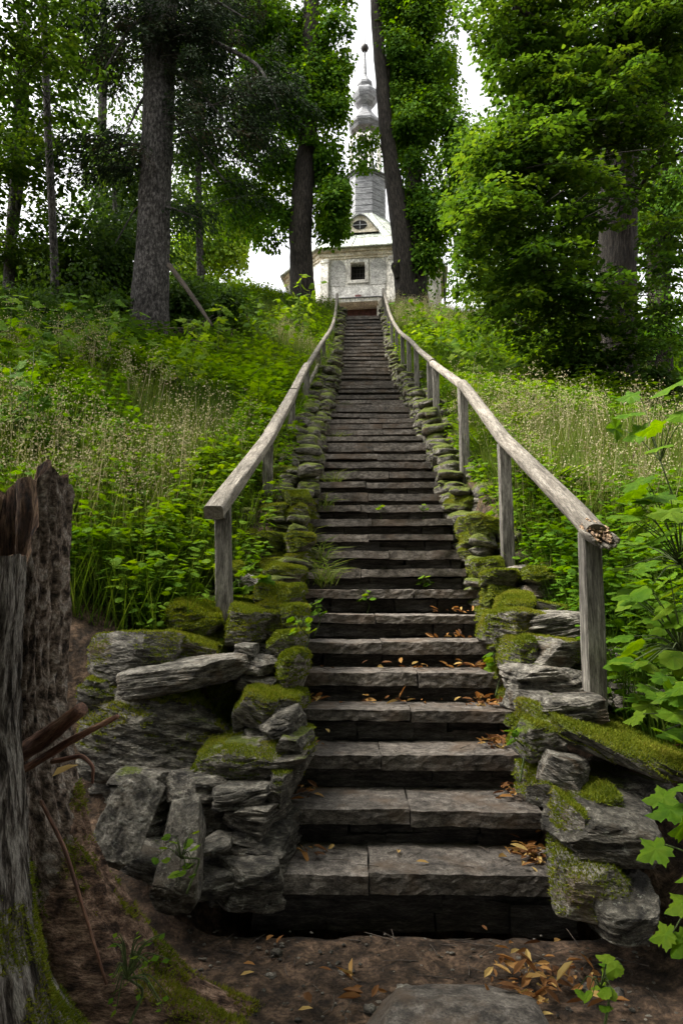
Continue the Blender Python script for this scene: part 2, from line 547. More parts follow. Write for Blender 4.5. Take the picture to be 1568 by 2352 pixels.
HALF = 0.63
STEPS = [(D0 + k * T0, H0 * (k + 1)) for k in range(19)]
_ys = [1297.7, 1277.3, 1259, 1241.6, 1227.6, 1211, 1194, 1184, 1172, 1157, 1142, 1128, 1117, 1101, 1088.5, 1078, 1068, 1058, 1047, 1036, 1026, 1016, 1006, 996, 986, 976, 966, 957, 948, 939, 930, 921, 913]
_Dg = np.linspace(8.0, 27.0, 3000)
_yg = np.array([project((0.3, d, zs(d)))[1] / 0.784 for d in _Dg])
for y in _ys:
    j = np.argmin(np.abs(_yg - y))
    if _Dg[j] > STEPS[-1][0] + 0.12:
        STEPS.append((float(_Dg[j]), float(zs(_Dg[j]))))
SD = np.array([s_[0] for s_ in STEPS])
SZ = np.array([s_[1] for s_ in STEPS])


def smooth(a, b, x):
    t = np.clip((np.asarray(x, float) - a) / (b - a), 0, 1)
    return t * t * (3 - 2 * t)


def ground(X, D):
    """Height of the earth sheet."""
    X = np.asarray(X, float)
    D = np.asarray(D, float)
    base = zs(D)
    left = np.maximum(0, -X - 1.0)
    right = np.maximum(0, X - 3.4)
    top = smooth(24, 31, D)
    zl = (1.55 * (1 - np.exp(-left / 3.6))) * (1 - 0.55 * top)
    zr = -0.16 * right * (1 - 0.75 * top) - 0.02 * np.maximum(0, X - 1.4)
    bank = base + 0.22 * (1 - top) + np.where(X < 0.3, zl, zr)
    P = np.stack([X * 0.6, D * 0.6, X * 0], -1).reshape(-1, 3)
    nz = fbm(P, 4, 3).reshape(X.shape)
    bank = bank + 0.16 * nz
    # the banks end in a stone face near the camera, lower path ground in front
    fl = smooth(3.62, 4.05, D + 0.1 * nz)
    fr = smooth(2.75, 3.4, D + 0.1 * nz - 0.18 * (X - 1.2))
    fr2 = np.where(X < 0.3, fl, fr)
    deb = .20 * smooth(2.62, 3.3, D) * smooth(-.42, -.85, X) + .30 * smooth(2.15, 2.9, D) * smooth(1.05, 1.5, X)
    z = -0.02 + 0.035 * nz + np.maximum(fr2 * (bank + 0.02), deb)
    # corridor under the stairs
    u = np.abs(X - xc(D))
    cor = 1 - smooth(HALF + 0.1, HALF + 0.4, u)
    zc = np.where(D < 3.0, -0.02 + 0.035 * nz, base - 0.42)
    z = z * (1 - cor) + cor * np.minimum(z, zc)
    # floor of the path rises a little to the left
    far = smooth(40, 90, np.abs(X))
    return z * (1 - far) + far * np.minimum(z, 2.0)


# ------------------------------------------------------------------ world, light, camera
SUN_EL, SUN_AZ = math.radians(57), math.radians(-97)       # azimuth from +Y towards -X is negative
w = bpy.data.worlds.new('World')
SC.world = w
w.use_nodes = True
nt = w.node_tree
bg = nt.nodes['Background']
sky = nt.nodes.new('ShaderNodeTexSky')
sky.sky_type = 'NISHITA'
sky.sun_disc = False
sky.sun_elevation = SUN_EL
sky.sun_rotation = SUN_AZ
sky.air_density = 1.0
sky.dust_density = 5.0
sky.altitude = 400
hs = nt.nodes.new('ShaderNodeHueSaturation')
hs.inputs['Saturation'].default_value = 0.03
nt.links.new(sky.outputs[0], hs.inputs['Color'])
nt.links.new(hs.outputs[0], bg.inputs['Color'])
bg.inputs['Strength'].default_value = 0.15

sun = bpy.data.lights.new('sun', 'SUN')
sun.energy = 3.6
sun.angle = math.radians(22)
sun.color = (1.0, 0.95, 0.86)
so = link(bpy.data.objects.new('sun', sun))
_sd = Vector((math.sin(SUN_AZ) * math.cos(SUN_EL), math.cos(SUN_AZ) * math.cos(SUN_EL), math.sin(SUN_EL)))
so.rotation_euler = (-_sd).to_track_quat('-Z', 'Y').to_euler()
so.location = (0, 0, 40)

cam = bpy.data.cameras.new('camera')
cam.sensor_fit = 'VERTICAL'
cam.sensor_height = 36
cam.lens = 24
cam.clip_end = 2000
cam.clip_start = 0.05
co = link(bpy.data.objects.new('camera', cam))
co.matrix_world = Matrix(((RGT[0], UPV[0], -FWD[0], CAM[0]), (RGT[1], UPV[1], -FWD[1], CAM[1]), (RGT[2], UPV[2], -FWD[2], CAM[2]), (0, 0, 0, 1)))
SC.camera = co
SC.view_settings.view_transform = 'Standard'
SC.view_settings.look = 'None'
SC.view_settings.exposure = 1.82
SC.view_settings.gamma = 1.0
SC.cycles.max_bounces = 8
SC.cycles.volume_bounces = 0
SC.cycles.transparent_max_bounces = 4
SC.cycles.use_denoising = True

# ------------------------------------------------------------------ ground sheet
gx = np.r_[-160, -90, -50, -32, np.arange(-24, -8, 0.5), np.arange(-8, -2.4, 0.14), np.arange(-2.4, 2.6, 0.04), np.arange(2.6, 9, 0.16), np.arange(9, 26, 0.6), 34, 55, 95, 160]
gd = np.r_[-120, -40, -15, -6, -3, -1, 0, np.arange(0.8, 5.2, 0.04), np.arange(5.2, 12, 0.12), np.arange(12, 34, 0.3), np.arange(34, 62, 2), 80, 120, 200, 320]
GX, GD = np.meshgrid(gx, gd)
GZ = ground(GX, GD)
idx = np.arange(GX.size).reshape(GX.shape)
F = np.stack([idx[:-1, :-1], idx[:-1, 1:], idx[1:, 1:], idx[1:, :-1]], -1).reshape(-1, 4)
near = (GD < 4.5) & (np.abs(GX) < 3)
Vn = np.stack([GX, GD, GZ], -1).reshape(-1, 3)
GZ = GZ + np.where(near, 0.022 * fbm(Vn * 9, 4, 9).reshape(GX.shape), 0)
g = mk('ground', np.stack([GX, GD, GZ], -1).reshape(-1, 3), F, M['soil'])
tag(g, 'bare dark soil of the path and the wooded hillside', None, None, 'structure')


# ------------------------------------------------------------------ staircase
rng = np.random.default_rng(5)


def wavy_box(x0, x1, y0, y1, z0, z1, seed, nx=26, ny=8, nz=5, amp=0.012, fine=0.006, freq=7.0):
    """Closed box on a grid with split stone irregularity."""
    def face(u, v, fn):
        A, B = np.meshgrid(u, v, indexing='ij')
        return fn(A, B), A.shape
    xs, ys, zs_ = np.linspace(x0, x1, nx), np.linspace(y0, y1, ny), np.linspace(z0, z1, nz)
    Vs, Fs, n = [], [], 0
    for u, v, fn, flip in ((xs, ys, lambda a, b: np.stack([a, b, 0 * a + z1], -1), 0), (xs, ys, lambda a, b: np.stack([a, b, 0 * a + z0], -1), 1),
                           (xs, zs_, lambda a, b: np.stack([a, 0 * a + y0, b], -1), 0), (xs, zs_, lambda a, b: np.stack([a, 0 * a + y1, b], -1), 1),
                           (ys, zs_, lambda a, b: np.stack([0 * a + x0, a, b], -1), 1), (ys, zs_, lambda a, b: np.stack([0 * a + x1, a, b], -1), 0)):
        Q, sh = face(u, v, fn)
        i = np.arange(sh[0] * sh[1]).reshape(sh) + n
        f = np.stack([i[:-1, :-1], i[1:, :-1], i[1:, 1:], i[:-1, 1:]], -1).reshape(-1, 4)
        Fs.append(f[:, ::-1] if flip else f)
        Vs.append(Q.reshape(-1, 3))
        n += sh[0] * sh[1]
    V = np.concatenate(Vs)
    q = V * np.array([freq, freq, freq * 1.5])
    # plan outline wanders, the same for every height so that edges stay closed
    pl = np.stack([V[:, 0] * freq * 0.6, V[:, 2] * 3.0, V[:, 1] * 2], -1)
    V[:, 1] += amp * 1.6 * fbm(pl, 4, seed)
    V[:, 0] += amp * 0.8 * fbm(np.stack([V[:, 1] * freq, V[:, 2] * 8, V[:, 0] * 2], -1), 3, seed + 5)
    V[:, 2] += amp * 0.55 * fbm(np.stack([V[:, 0] * freq * 0.5, V[:, 1] * 3, V[:, 0] * 0], -1), 3, seed + 9)
    V += fine * np.stack([fbm(q * 4, 2, seed + 20), fbm(q * 4, 2, seed + 21), fbm(q * 4, 2, seed + 22)], -1)
    return V, np.concatenate(Fs)


def merge_np(lst):
    Vs, Fs, n = [], [], 0
    for V, F in lst:
        Vs.append(V)
        Fs.append(F + n)
        n += len(V)
    return np.concatenate(Vs), np.concatenate(Fs)


stair = thing('stone_staircase', 'long dark slate staircase climbing the wooded hill to the chapel', 'staircase', (0.235, SD[0], 0.0))
for k, (d, z) in enumerate(STEPS):
    z0 = SZ[k - 1] if k else 0.0
    dn = SD[k + 1] if k + 1 < len(SD) else d + 0.45
    st = bpy.data.objects.new('step', None)
    link(st, stair)
    st.location = Vector((float(xc(d)), float(d), float(z0))) - stair.location
    c = float(xc(d))
    jl, jr = rng.uniform(-.03, .05), rng.uniform(-.03, .05)
    xl, xr = c - HALF - jl - (0.04 if k < 3 else .08), c + HALF + jr + 0.06
    th = rng.uniform(.062, .082)
    tilt = rng.uniform(-.012, .012)
    jo = c + rng.uniform(-.2, .25)
    fr = d + rng.uniform(-.012, .012)
    res = 46 if k < 8 else (26 if k < 20 else 14)
    for s_, (a, b) in enumerate(((xl, jo - .003), (jo + .003, xr))):
        dz = rng.uniform(-.006, .006)
        V, F = wavy_box(a, b, fr + rng.uniform(-.012, .012), dn + .07, z - th + rng.uniform(-.008, .008), z + dz, 100 + k * 7 + s_, res, 14 if k < 8 else 6, 6 if k < 8 else 4, 0.015, 0.006)
        V[:, 2] += tilt * (V[:, 0] - c)
        mk('tread_slab', V, F, M['slab'], st, k >= 8)
    # riser: rough courses under the slab, a little set back
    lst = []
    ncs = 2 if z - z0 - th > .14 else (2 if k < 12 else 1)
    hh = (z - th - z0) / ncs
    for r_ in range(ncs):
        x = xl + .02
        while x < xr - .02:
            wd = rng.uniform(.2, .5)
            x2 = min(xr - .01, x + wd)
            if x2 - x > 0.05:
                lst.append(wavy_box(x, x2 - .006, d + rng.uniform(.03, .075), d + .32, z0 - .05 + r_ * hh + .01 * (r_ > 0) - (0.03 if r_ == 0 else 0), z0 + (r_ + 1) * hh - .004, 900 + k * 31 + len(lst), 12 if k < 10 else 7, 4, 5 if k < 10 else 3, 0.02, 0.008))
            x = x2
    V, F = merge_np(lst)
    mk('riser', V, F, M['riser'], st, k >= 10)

# ------------------------------------------------------------------ stones
_cs = {}


def cube_sphere(n):
    if n in _cs:
        return _cs[n]
    t = np.tan(np.linspace(-PI / 4, PI / 4, n + 1))
    A, B = np.meshgrid(t, t, indexing='ij')
    one = np.ones_like(A)
    Vs, Fs, m = [], [], 0
    for Q in ((one, A, B), (-one, B, A), (B, one, A), (A, -one, B), (A, B, one), (B, A, -one)):
        V = np.stack(Q, -1).reshape(-1, 3)
        i = np.arange((n + 1) ** 2).reshape(n + 1, n + 1) + m
        Fs.append(np.stack([i[:-1, :-1], i[1:, :-1], i[1:, 1:], i[:-1, 1:]], -1).reshape(-1, 4))
        Vs.append(V)
        m += len(V)
    V = np.concatenate(Vs)
    V /= np.linalg.norm(V, axis=1)[:, None]
    key = np.round(V, 5)
    _, first, inv = np.unique(key, axis=0, return_index=True, return_inverse=True)
    inv = np.asarray(inv).reshape(-1)
    r = (V[first], inv[np.concatenate(Fs)])
    _cs[n] = r
    return r


def stone_geo(size, n, seed, boxy=7.0, cuts=7, strata=0.12, lay=0.04, rough=0.07):
    """Split schist stone, layered along its local z. size = full lengths. Returns V (local), F."""
    U, F = cube_sphere(n)
    r = np.random.default_rng(seed)
    k = 1.0 / (np.abs(U) ** boxy).sum(1) ** (1.0 / boxy)
    V = U * k[:, None]
    for _ in range(cuts):
        nrm = r.normal(size=3) * np.array([1, 1, .55])
        nrm /= np.linalg.norm(nrm)
        dmax = (V @ nrm).max()
        dd = dmax * r.uniform(.62, .9)
        ex = np.maximum(0, V @ nrm - dd)
        V = V - ex[:, None] * nrm * 0.96
    h = np.asarray(size, float) / 2
    V = V * h
    # wedge
    V[:, 2] *= 1 + r.uniform(-.25, .25) * V[:, 0] / h[0] + r.uniform(-.2, .2) * V[:, 1] / h[1]
    # strata: ledges that come and go around the stone, and thin laminae between them
    tilt = r.uniform(-.25, .25, 2)
    zz = V[:, 2] + tilt[0] * V[:, 0] + tilt[1] * V[:, 1] * .5
    ang = np.arctan2(V[:, 1] / h[1], V[:, 0] / h[0])
    side = np.sqrt(np.clip(1 - (V[:, 2] / h[2]) ** 2, 0, 1)) * 0.7 + 0.3
    for ly, am, gr, sd_ in ((lay, strata * .7, .22, 1), (lay * .37, strata * .28, .15, 11)):
        lv = zz / ly + 0.5 * vnoise(V * 2.5 / max(h[0], .1), seed + sd_) + 50
        li = np.floor(lv)
        led = vnoise(np.stack([li * 3.7, ang * 1.6 + li, li * 0 + seed % 97], -1), seed + sd_)
        f = np.abs(lv - li - .5) * 2
        groove = -gr * smooth(.78, 1.0, f)
        V[:, :2] *= (1 + am * (led + groove) * side)[:, None]
    sc = 1.0 / max(.12, h.mean())
    d = .5 * fbm(V * np.array([1, 1, 1.8]) * sc * 1.5, 3, seed + 2) + .6 * fbm(V * np.array([1, 1, 2.6]) * sc * 5.0, 4, seed + 4, .6)
    nn = V / (h ** 2)
    nn /= np.linalg.norm(nn, axis=1)[:, None] + 1e-9
    V = V + nn * (d * rough * h.min() * 1.9)[:, None]
    return V, F


def tri_normals(V, F):
    a, b = V[F[:, 2]] - V[F[:, 0]], V[F[:, 3]] - V[F[:, 1]]
    n = np.cross(a, b)
    A = np.linalg.norm(n, axis=1)
    return n / (A[:, None] + 1e-12), A / 2


def add_moss(name, V, F, parent, dens, seed, thr, mat=None, length=(.012, .024), nmin=0.25, zmax=99.0):
    """Cushions of tufts on the upward faces of a stone, where a patch noise says so."""
    n, A = tri_normals(V, F)
    C = V[F].mean(1)
    m = fbm(C * 4.0, 4, seed + 77)
    ok = (n[:, 2] * 0.6 + m > thr + 1.2 * np.maximum(0, C[:, 2] - zmax)) & (n[:, 2] > nmin)
    if ok.sum() < 6:
        return
    r = np.random.default_rng(seed)
    k = r.poisson(np.minimum(A * dens * 2.2, 60) * ok)
    idx_ = np.repeat(np.arange(len(F)), k)
    if len(idx_) < 20:
        return
    q = F[idx_]
    u, v = r.random(len(idx_)), r.random(len(idx_))
    P = (V[q[:, 0]] * ((1 - u) * (1 - v))[:, None] + V[q[:, 1]] * (u * (1 - v))[:, None] + V[q[:, 2]] * (u * v)[:, None] + V[q[:, 3]] * ((1 - u) * v)[:, None])
    Ax = n[idx_] * .8 + r.normal(size=P.shape) * .45 + np.array([0, 0, .1])
    S = r.uniform(length[0], length[1], len(P))
    rnd = np.clip(.5 + .55 * fbm(P * 6, 3, seed + 3) + r.normal(0, .16, len(P)), 0, 1)
    scatter(name, L_BLADE, P - n[idx_] * .003, Ax, r.normal(size=P.shape), S, rnd, M['moss'], parent, W=S * r.uniform(.16, .32, len(P)))


def put_stone(parent, center, size, rot, seed, n=14, mat=None, mossy=0.0, label=None, name='stone', moss_tuft=None, **kw):
    mossy = mossy + .04
    V, F = stone_geo(size, n, seed, **kw)
    loc = V + np.random.default_rng(seed).uniform(-30, 30, 3)
    R = roteul(*rot)
    Vw = V @ R.T + np.asarray(center)
    o = mk(name, Vw, F, mat or M['stone'], parent, True, {'loc': loc})
    o['mossy'] = float(mossy)
    try:
        o.data.set_sharp_from_angle(angle=math.radians(33))
    except Exception:
        pass
    if label:
        o['label'] = label
    if moss_tuft:
        org = np.array(parent_origin(o))
        add_moss('moss', Vw, F, o, moss_tuft[0], seed, moss_tuft[1], length=moss_tuft[2] if len(moss_tuft) > 2 else (.012, .024))
    return o


def px_stone(parent, x0, y0, x1, y1, D, depth, seed, roll=0.0, yaw=0.0, pitch=0.0, over=1.06, **kw):
    """Stone whose front fills a pixel box at distance D; depth is its length away from the camera."""
    a, b = at(x0, y1, D), at(x1, y0, D)
    wd, ht = (b[0] - a[0]) * over, (b[2] - a[2]) * over
    if roll:
        c_, s_ = abs(math.cos(roll)), abs(math.sin(roll))
        den = max(.3, c_ * c_ - s_ * s_)
        wd, ht = max(.5 * wd, (wd * c_ - ht * s_) / den), max(.35 * ht, (ht * c_ - wd * s_) / den)
    c = (a + b) / 2 + np.array([.065 if parent is rw else 0, depth * .5, 0])
    return put_stone(parent, c, (wd, depth, ht), (pitch, roll, yaw), seed, **kw)


lw = thing('dry_stone_wall', 'mossy dry stone wall along the left side of the staircase, ending in large pale boulders', 'wall', (-0.7, 4.0, 0.3))
rw = thing('dry_stone_wall', 'mossy dry stone wall along the right side of the staircase, ending in a long moss covered slab', 'wall', (1.1, 3.4, 0.3))
TU = (26000, .12, (.010, .022))
TS = (22000, .42, (.010, .02))
NB = 60
# --- left wall end (large stones facing the camera)
px_stone(lw, 172, 1452, 402, 1588, 3.75, .5, 11, .10, .2, n=NB, mossy=-.10, moss_tuft=TS, label='pale grey boulder on top of the wall end', cuts=7, rough=.08, strata=.05, lay=.06)
px_stone(lw, 262, 1505, 548, 1622, 3.55, .55, 12, -.17, -.12, n=NB, mossy=-.5, label='flat tan stone leaning below the first left post', cuts=6, lay=.025, strata=.06)
px_stone(lw, 175, 1610, 540, 1812, 3.55, .7, 13, .03, -.25, n=NB, mat=M['rock_dark'], mossy=-.05, moss_tuft=(20000, .45, (.012, .025)), label='large dark boulder with a mossy top edge', cuts=6, strata=.07)
px_stone(lw, 352, 1362, 510, 1505, 4.1, .6, 14, -.25, .1, n=48, mossy=.5, moss_tuft=(30000, -.25, (.012, .024)), label='boulder wholly covered in yellow green moss', boxy=3)
px_stone(lw, 505, 1395, 615, 1485, 4.1, .45, 15, .1, -.3, n=46, mossy=.12, moss_tuft=TU)
px_stone(lw, 350, 1455, 500, 1540, 3.95, .5, 16, .12, .1, n=38, mossy=.05, moss_tuft=TU)
px_stone(lw, 530, 1478, 590, 1530, 3.85, .3, 17, .2, 0, n=34, mossy=-.2)
px_stone(lw, 545, 1510, 632, 1562, 3.8, .35, 18, .15, -.2, n=38, mossy=-.3)
px_stone(lw, 545, 1555, 635, 1600, 3.78, .35, 19, .12, -.2, n=34, mossy=-.3)
px_stone(lw, 632, 1500, 702, 1605, 3.8, .45, 20, .05, -.1, n=42, mossy=.3, moss_tuft=(26000, -.1, (.012, .024)), label='rounded stone thick with yellowish moss beside the fifth step', boxy=3)
px_stone(lw, 540, 1590, 645, 1695, 3.5, .45, 21, .25, -.2, n=46, mossy=.05, moss_tuft=TU)
px_stone(lw, 600, 1640, 682, 1705, 3.4, .35, 22, -.1, -.2, n=42, mossy=-.4, mat=M['rock_dark'])
px_stone(lw, 520, 1620, 560, 1720, 3.58, .4, 23, .1, 0, n=18, mossy=.0, moss_tuft=TS)
px_stone(lw, 450, 1708, 702, 1812, 3.3, .5, 24, -.08, -.15, n=NB, mat=M['rock_dark'], mossy=.0, moss_tuft=TS, label='flat topped dark slab jutting out towards the third step')
px_stone(lw, 478, 1812, 628, 1868, 3.15, .4, 25, -.05, .1, n=46, mat=M['rock_dark'], mossy=-.4)
px_stone(lw, 620, 1785, 682, 1862, 3.2, .4, 26, .1, -.2, n=34, mat=M['rock_dark'], mossy=-.1, moss_tuft=TS)
px_stone(lw, 500, 1860, 655, 1930, 3.12, .4, 27, .05, -.2, n=48, mat=M['rock_dark'], mossy=-.3, lay=.02, strata=.14)
px_stone(lw, 490, 1925, 660, 2010, 3.06, .45, 28, .02, -.2, n=48, mat=M['rock_dark'], mossy=-.3, lay=.03, strata=.12)
px_stone(lw, 545, 1690, 640, 1740, 3.5, .4, 29, 0, -.1, n=18, mat=M['rock_dark'])
px_stone(lw, 200, 1800, 520, 1960, 3.75, .5, 30, 0, 0, n=34, mat=M['rock_dark'], mossy=-.4)
px_stone(lw, 430, 1940, 520, 1990, 2.98, .25, 31, -.3, .1, n=18, mat=M['rock_dark'], mossy=-.5)
px_stone(lw, 405, 2010, 545, 2075, 2.92, .3, 32, -.1, .2, n=38, mat=M['rock_dark'], mossy=-.3)
px_stone(lw, 170, 1560, 300, 1640, 3.7, .5, 33, .1, 0, n=18, mat=M['rock_dark'], mossy=.0, moss_tuft=TS)
px_stone(lw, 205, 1790, 380, 1990, 3.25, .5, 34, .15, .1, n=34, mat=M['rock_dark'], mossy=-.1)
px_stone(lw, 350, 1800, 520, 2010, 3.2, .5, 35, -.1, .1, n=34, mat=M['rock_dark'], mossy=-.1)
px_stone(lw, 420, 1985, 640, 2080, 3.05, .4, 36, 0, .1, n=34, mat=M['rock_dark'], mossy=-.2)
px_stone(lw, 250, 1960, 420, 2060, 3.0, .4, 37, .3, .1, n=34, mat=M['rock_dark'], mossy=-.2)
px_stone(lw, 465, 2000, 655, 2105, 2.92, .4, 38, .05, .1, n=40, mat=M['rock_dark'], mossy=-.3)
px_stone(lw, 585, 1335, 665, 1402, 4.5, .35, 81, .1, -.2, n=30, mossy=.3, moss_tuft=(26000, -.15, (.01, .022)), boxy=4)
px_stone(lw, 640, 1388, 705, 1462, 4.2, .35, 82, -.1, -.2, n=30, mossy=.3, moss_tuft=(26000, -.15, (.01, .022)), boxy=4)
px_stone(lw, 560, 1402, 645, 1470, 4.25, .35, 83, .15, .2, n=30, mossy=.15, moss_tuft=(26000, 0, (.01, .022)))
px_stone(lw, 612, 1452, 690, 1512, 3.98, .35, 84, .05, -.2, n=30, mossy=.22, moss_tuft=(26000, -.05, (.01, .022)))
px_stone(lw, 600, 1595, 690, 1650, 3.62, .35, 85, .05, -.2, n=30, mossy=.05, moss_tuft=TU)
px_stone(lw, 640, 1700, 700, 1760, 3.3, .35, 86, .05, -.2, n=30, mossy=.05, mat=M['rock_dark'])
# leaning slabs that stand loose at the foot of the wall
a_ = put_stone(None, at(300, 1885, 3.0), (.24, .36, .12), (1.0, .34, .25), 41, n=56, mossy=-.3, name='leaning_stone', cuts=9, boxy=8, strata=.05, lay=.05, rough=.12, mat=M['stone'])
tag(a_, 'pale triangular stone leaning in front of the large dark boulder, left of the fern sprig', 'stone')
a_ = put_stone(None, at(415, 1960, 2.90), (.24, .42, .11), (1.0, -.22, -.15), 44, n=56, mossy=-.3, name='leaning_stone', cuts=9, boxy=8, strata=.05, lay=.05, rough=.12, mat=M['rock_dark'])
tag(a_, 'tall brownish grey slab leaning upright between the pale stone and the bottom step', 'stone')

# --- right wall end
px_stone(rw, 1232, 1652, 1600, 1800, 3.0, .8, 51, .28, -.35, n=NB, mossy=.16, moss_tuft=(24000, .02, (.010, .02)), label='long slab thick with green moss at the wall end', cuts=4, boxy=5, over=1.1)
px_stone(rw, 1212, 1738, 1345, 1835, 2.95, .35, 52, .25, -.2, n=48, mossy=-.35, label='pale wedge shaped stone under the long mossy slab')
px_stone(rw, 1237, 1606, 1372, 1672, 3.25, .4, 53, .05, -.1, n=46, mossy=-.25, lay=.02, strata=.12)
px_stone(rw, 1165, 1538, 1370, 1628, 3.5, .5, 54, .08, .1, n=48, mossy=-.2, lay=.02)
px_stone(rw, 1185, 1466, 1348, 1556, 3.75, .5, 55, .06, .1, n=50, mossy=-.12, moss_tuft=TS, boxy=8, label='squarish grey block with a flat face')
px_stone(rw, 1150, 1468, 1200, 1552, 3.8, .4, 56, .0, .1, n=38, mossy=.2, moss_tuft=TU)
px_stone(rw, 1196, 1405, 1345, 1478, 3.95, .5, 57, .04, .1, n=48, mossy=-.2, lay=.02)
px_stone(rw, 1098, 1396, 1225, 1478, 4.0, .5, 58, .06, .1, n=46, mossy=.1, moss_tuft=TU, lay=.025)
px_stone(rw, 1160, 1590, 1240, 1660, 3.4, .4, 59, .1, .1, n=34, mossy=-.1)
px_stone(rw, 1172, 1672, 1240, 1745, 3.12, .4, 60, .0, .1, n=38, mossy=.2, moss_tuft=TU)
px_stone(rw, 1205, 1665, 1270, 1735, 3.15, .35, 61, .0, 0, n=34, mossy=-.1, lay=.02)
px_stone(rw, 1200, 1800, 1275, 1880, 2.95, .4, 62, .1, .1, n=38, mossy=.12, moss_tuft=TU)
px_stone(rw, 1280, 1836, 1410, 1890, 2.85, .4, 63, .0, .1, n=42, mossy=.25, moss_tuft=(26000, -.1, (.01, .022)))
px_stone(rw, 1262, 1868, 1512, 2022, 2.68, .5, 64, .1, -.25, n=NB, mossy=-.25, mat=M['rock_dark'], boxy=7, label='angular dark block with a pale top face at the foot of the right wall')
px_stone(rw, 1262, 1870, 1330, 2030, 2.72, .3, 65, .05, .1, n=42, mossy=.12, moss_tuft=TU)
px_stone(rw, 1330, 2060, 1500, 2190, 2.55, .4, 76, -.1, .2, n=44, mossy=-.2, mat=M['rock_dark'])
px_stone(rw, 1275, 1990, 1440, 2150, 2.62, .5, 69, .12, -.25, n=50, mossy=-.08, boxy=10, cuts=9, strata=.05, moss_tuft=(18000, .34, (.01, .022)), label='lowest stone of the right wall, half moss and half bare')
px_stone(rw, 1330, 1800, 1600, 1900, 3.05, .5, 67, .1, -.2, n=34, mat=M['rock_dark'])
px_stone(rw, 1385, 1480, 1480, 1560, 3.9, .4, 68, -.25, .1, n=34, mossy=-.3)
px_stone(rw, 1390, 1575, 1570, 1650, 3.6, .4, 69, .05, .1, n=34, mossy=-.2, mat=M['rock_dark'])
px_stone(rw, 1420, 1690, 1600, 1770, 3.35, .4, 70, .15, .1, n=38, mossy=-.35)

# --- the walls going uphill: stones of rising courses
rng = np.random.default_rng(21)


def run_wall(parent, side, d0, d1, seed, nfull):
    r = np.random.default_rng(seed)
    recs = []
    d = d0
    while d < d1:
        f = min(1.0, 0.55 + d / 22.0)
        ln = r.uniform(.26, .46) * (1 if d < 12 else 1.25)
        zt = float(zs(d + ln * .4))
        if d < D0 + 18 * T0:
            zt = H0 * (1 + (d - D0) / T0)
        top = zt + r.uniform(.14, .34) * (1.0 if d > 6 else 1.25)
        for row in range(3 if d < 14 else 2):
            wd = r.uniform(.2, .34)
            off = HALF + .02 + row * .22 + wd / 2 + r.uniform(-.03, .04)
            if d > 18:
                off += .02
            z = zt - .26
            while z < top:
                hh = r.uniform(.06, .165)
                recs.append((d + r.uniform(-.05, .05), float(xc(d)) + side * (off + (.05 if side > 0 else 0)), z + hh / 2, ln * r.uniform(.85, 1.1), wd * r.uniform(.9, 1.25), hh * 1.08, r.uniform(-.16, .16), r.uniform(-.16, .16), r.uniform(-.6, .6), z + hh > zt))
                z += hh
        d += ln * .82
    # the ones that show largest get objects of their own
    key = [(-(q[5] * q[4]) / q[0] ** 2 - (0.5 if q[9] else 0), i) for i, q in enumerate(recs)]
    order = [i for _, i in sorted(key)]
    big = set(order[:nfull])
    rest = []
    for i, q in enumerate(recs):
        dd, x, z, ln, wd, hh, rx, ry, rz, up = q
        n = 30 if dd < 6 else (22 if dd < 10 else 14)
        mossy = r.uniform(.10, .44) + (.10 if up else 0)
        if r.random() < .14:
            mossy = -.12
        if i in big:
            tf = None
            if up and mossy > 0.02 and dd < 17:
                tf = (30000, -.12, (.010, .022)) if dd < 7 else (9000, -.15, (.016, .032))
            put_stone(parent, (x, dd + ln / 2, z), (wd, ln, hh), (rx, ry, rz), seed * 1000 + i, n=n, mossy=mossy, boxy=r.uniform(5, 10), cuts=9, strata=.10, lay=.03, rough=.10, moss_tuft=tf)
        else:
            V, F = stone_geo((wd, ln, hh), 6 if dd > 8 else 9, seed * 1000 + i, 4, 3, .1, .04)
            rest.append((V @ roteul(rx, ry, rz).T + np.array([x, dd + ln / 2, z]), F))
    if rest:
        V, F = merge_np(rest)
        o = mk('small_stones', V, F, M['stone'], parent, True, {'loc': V})
        o['kind'] = 'stuff'
        o['mossy'] = .26


run_wall(lw, -1, 3.95, 26.5, 3, 76)
run_wall(rw, 1, 4.0, 26.5, 4, 76)

# flat rock at the bottom of the picture
a_ = at(800, 2352, 2.28)
V, F = stone_geo((.66, .50, .15), 40, 307, 3.2, 9, .02, .08, .05)
V[:, 0] += .1 * (V[:, 1] > 0) * V[:, 1]
o = mk('flat_rock', V @ roteul(.06, -.03, .18).T + np.array([.27, 2.27, .02]), F, M['slab'], None, True, {'loc': V})
o['mossy'] = -1.0
tag(o, 'smooth grey flat rock half buried in the soil at the foot of the stairs', 'rock')
# ------------------------------------------------------------------ handrails
LRP = np.array([(-.86, 4.13, 1.91), (-.85, 6.6, 2.93), (-.84, 8.87, 4.02), (-.83, 11.54, 5.34), (-.80, 15.0, 7.0), (-.75, 17.98, 8.43), (-.70, 19.3, 9.1), (-.66, 21.5, 10.26), (-.66, 23.7, 11.5), (-.66, 26.6, 13.55)])
RRP = np.array([(1.2, 3.36, 1.70), (1.2, 3.5, 1.78), (1.2, 5.4, 2.66), (1.2, 7.3, 3.7), (1.2, 10.08, 4.92), (1.2, 12.05, 5.81), (1.2, 13.86, 6.68), (1.19, 17.1, 8.16), (1.18, 19.5, 9.4), (1.16, 21.24, 10.43), (1.15, 22.65, 11.35), (1.17, 26.05, 13.48)])


def rail_at(Q, D):
    return np.array([np.interp(D, Q[:, 1], Q[:, 0]), D, np.interp(D, Q[:, 1], Q[:, 2])])


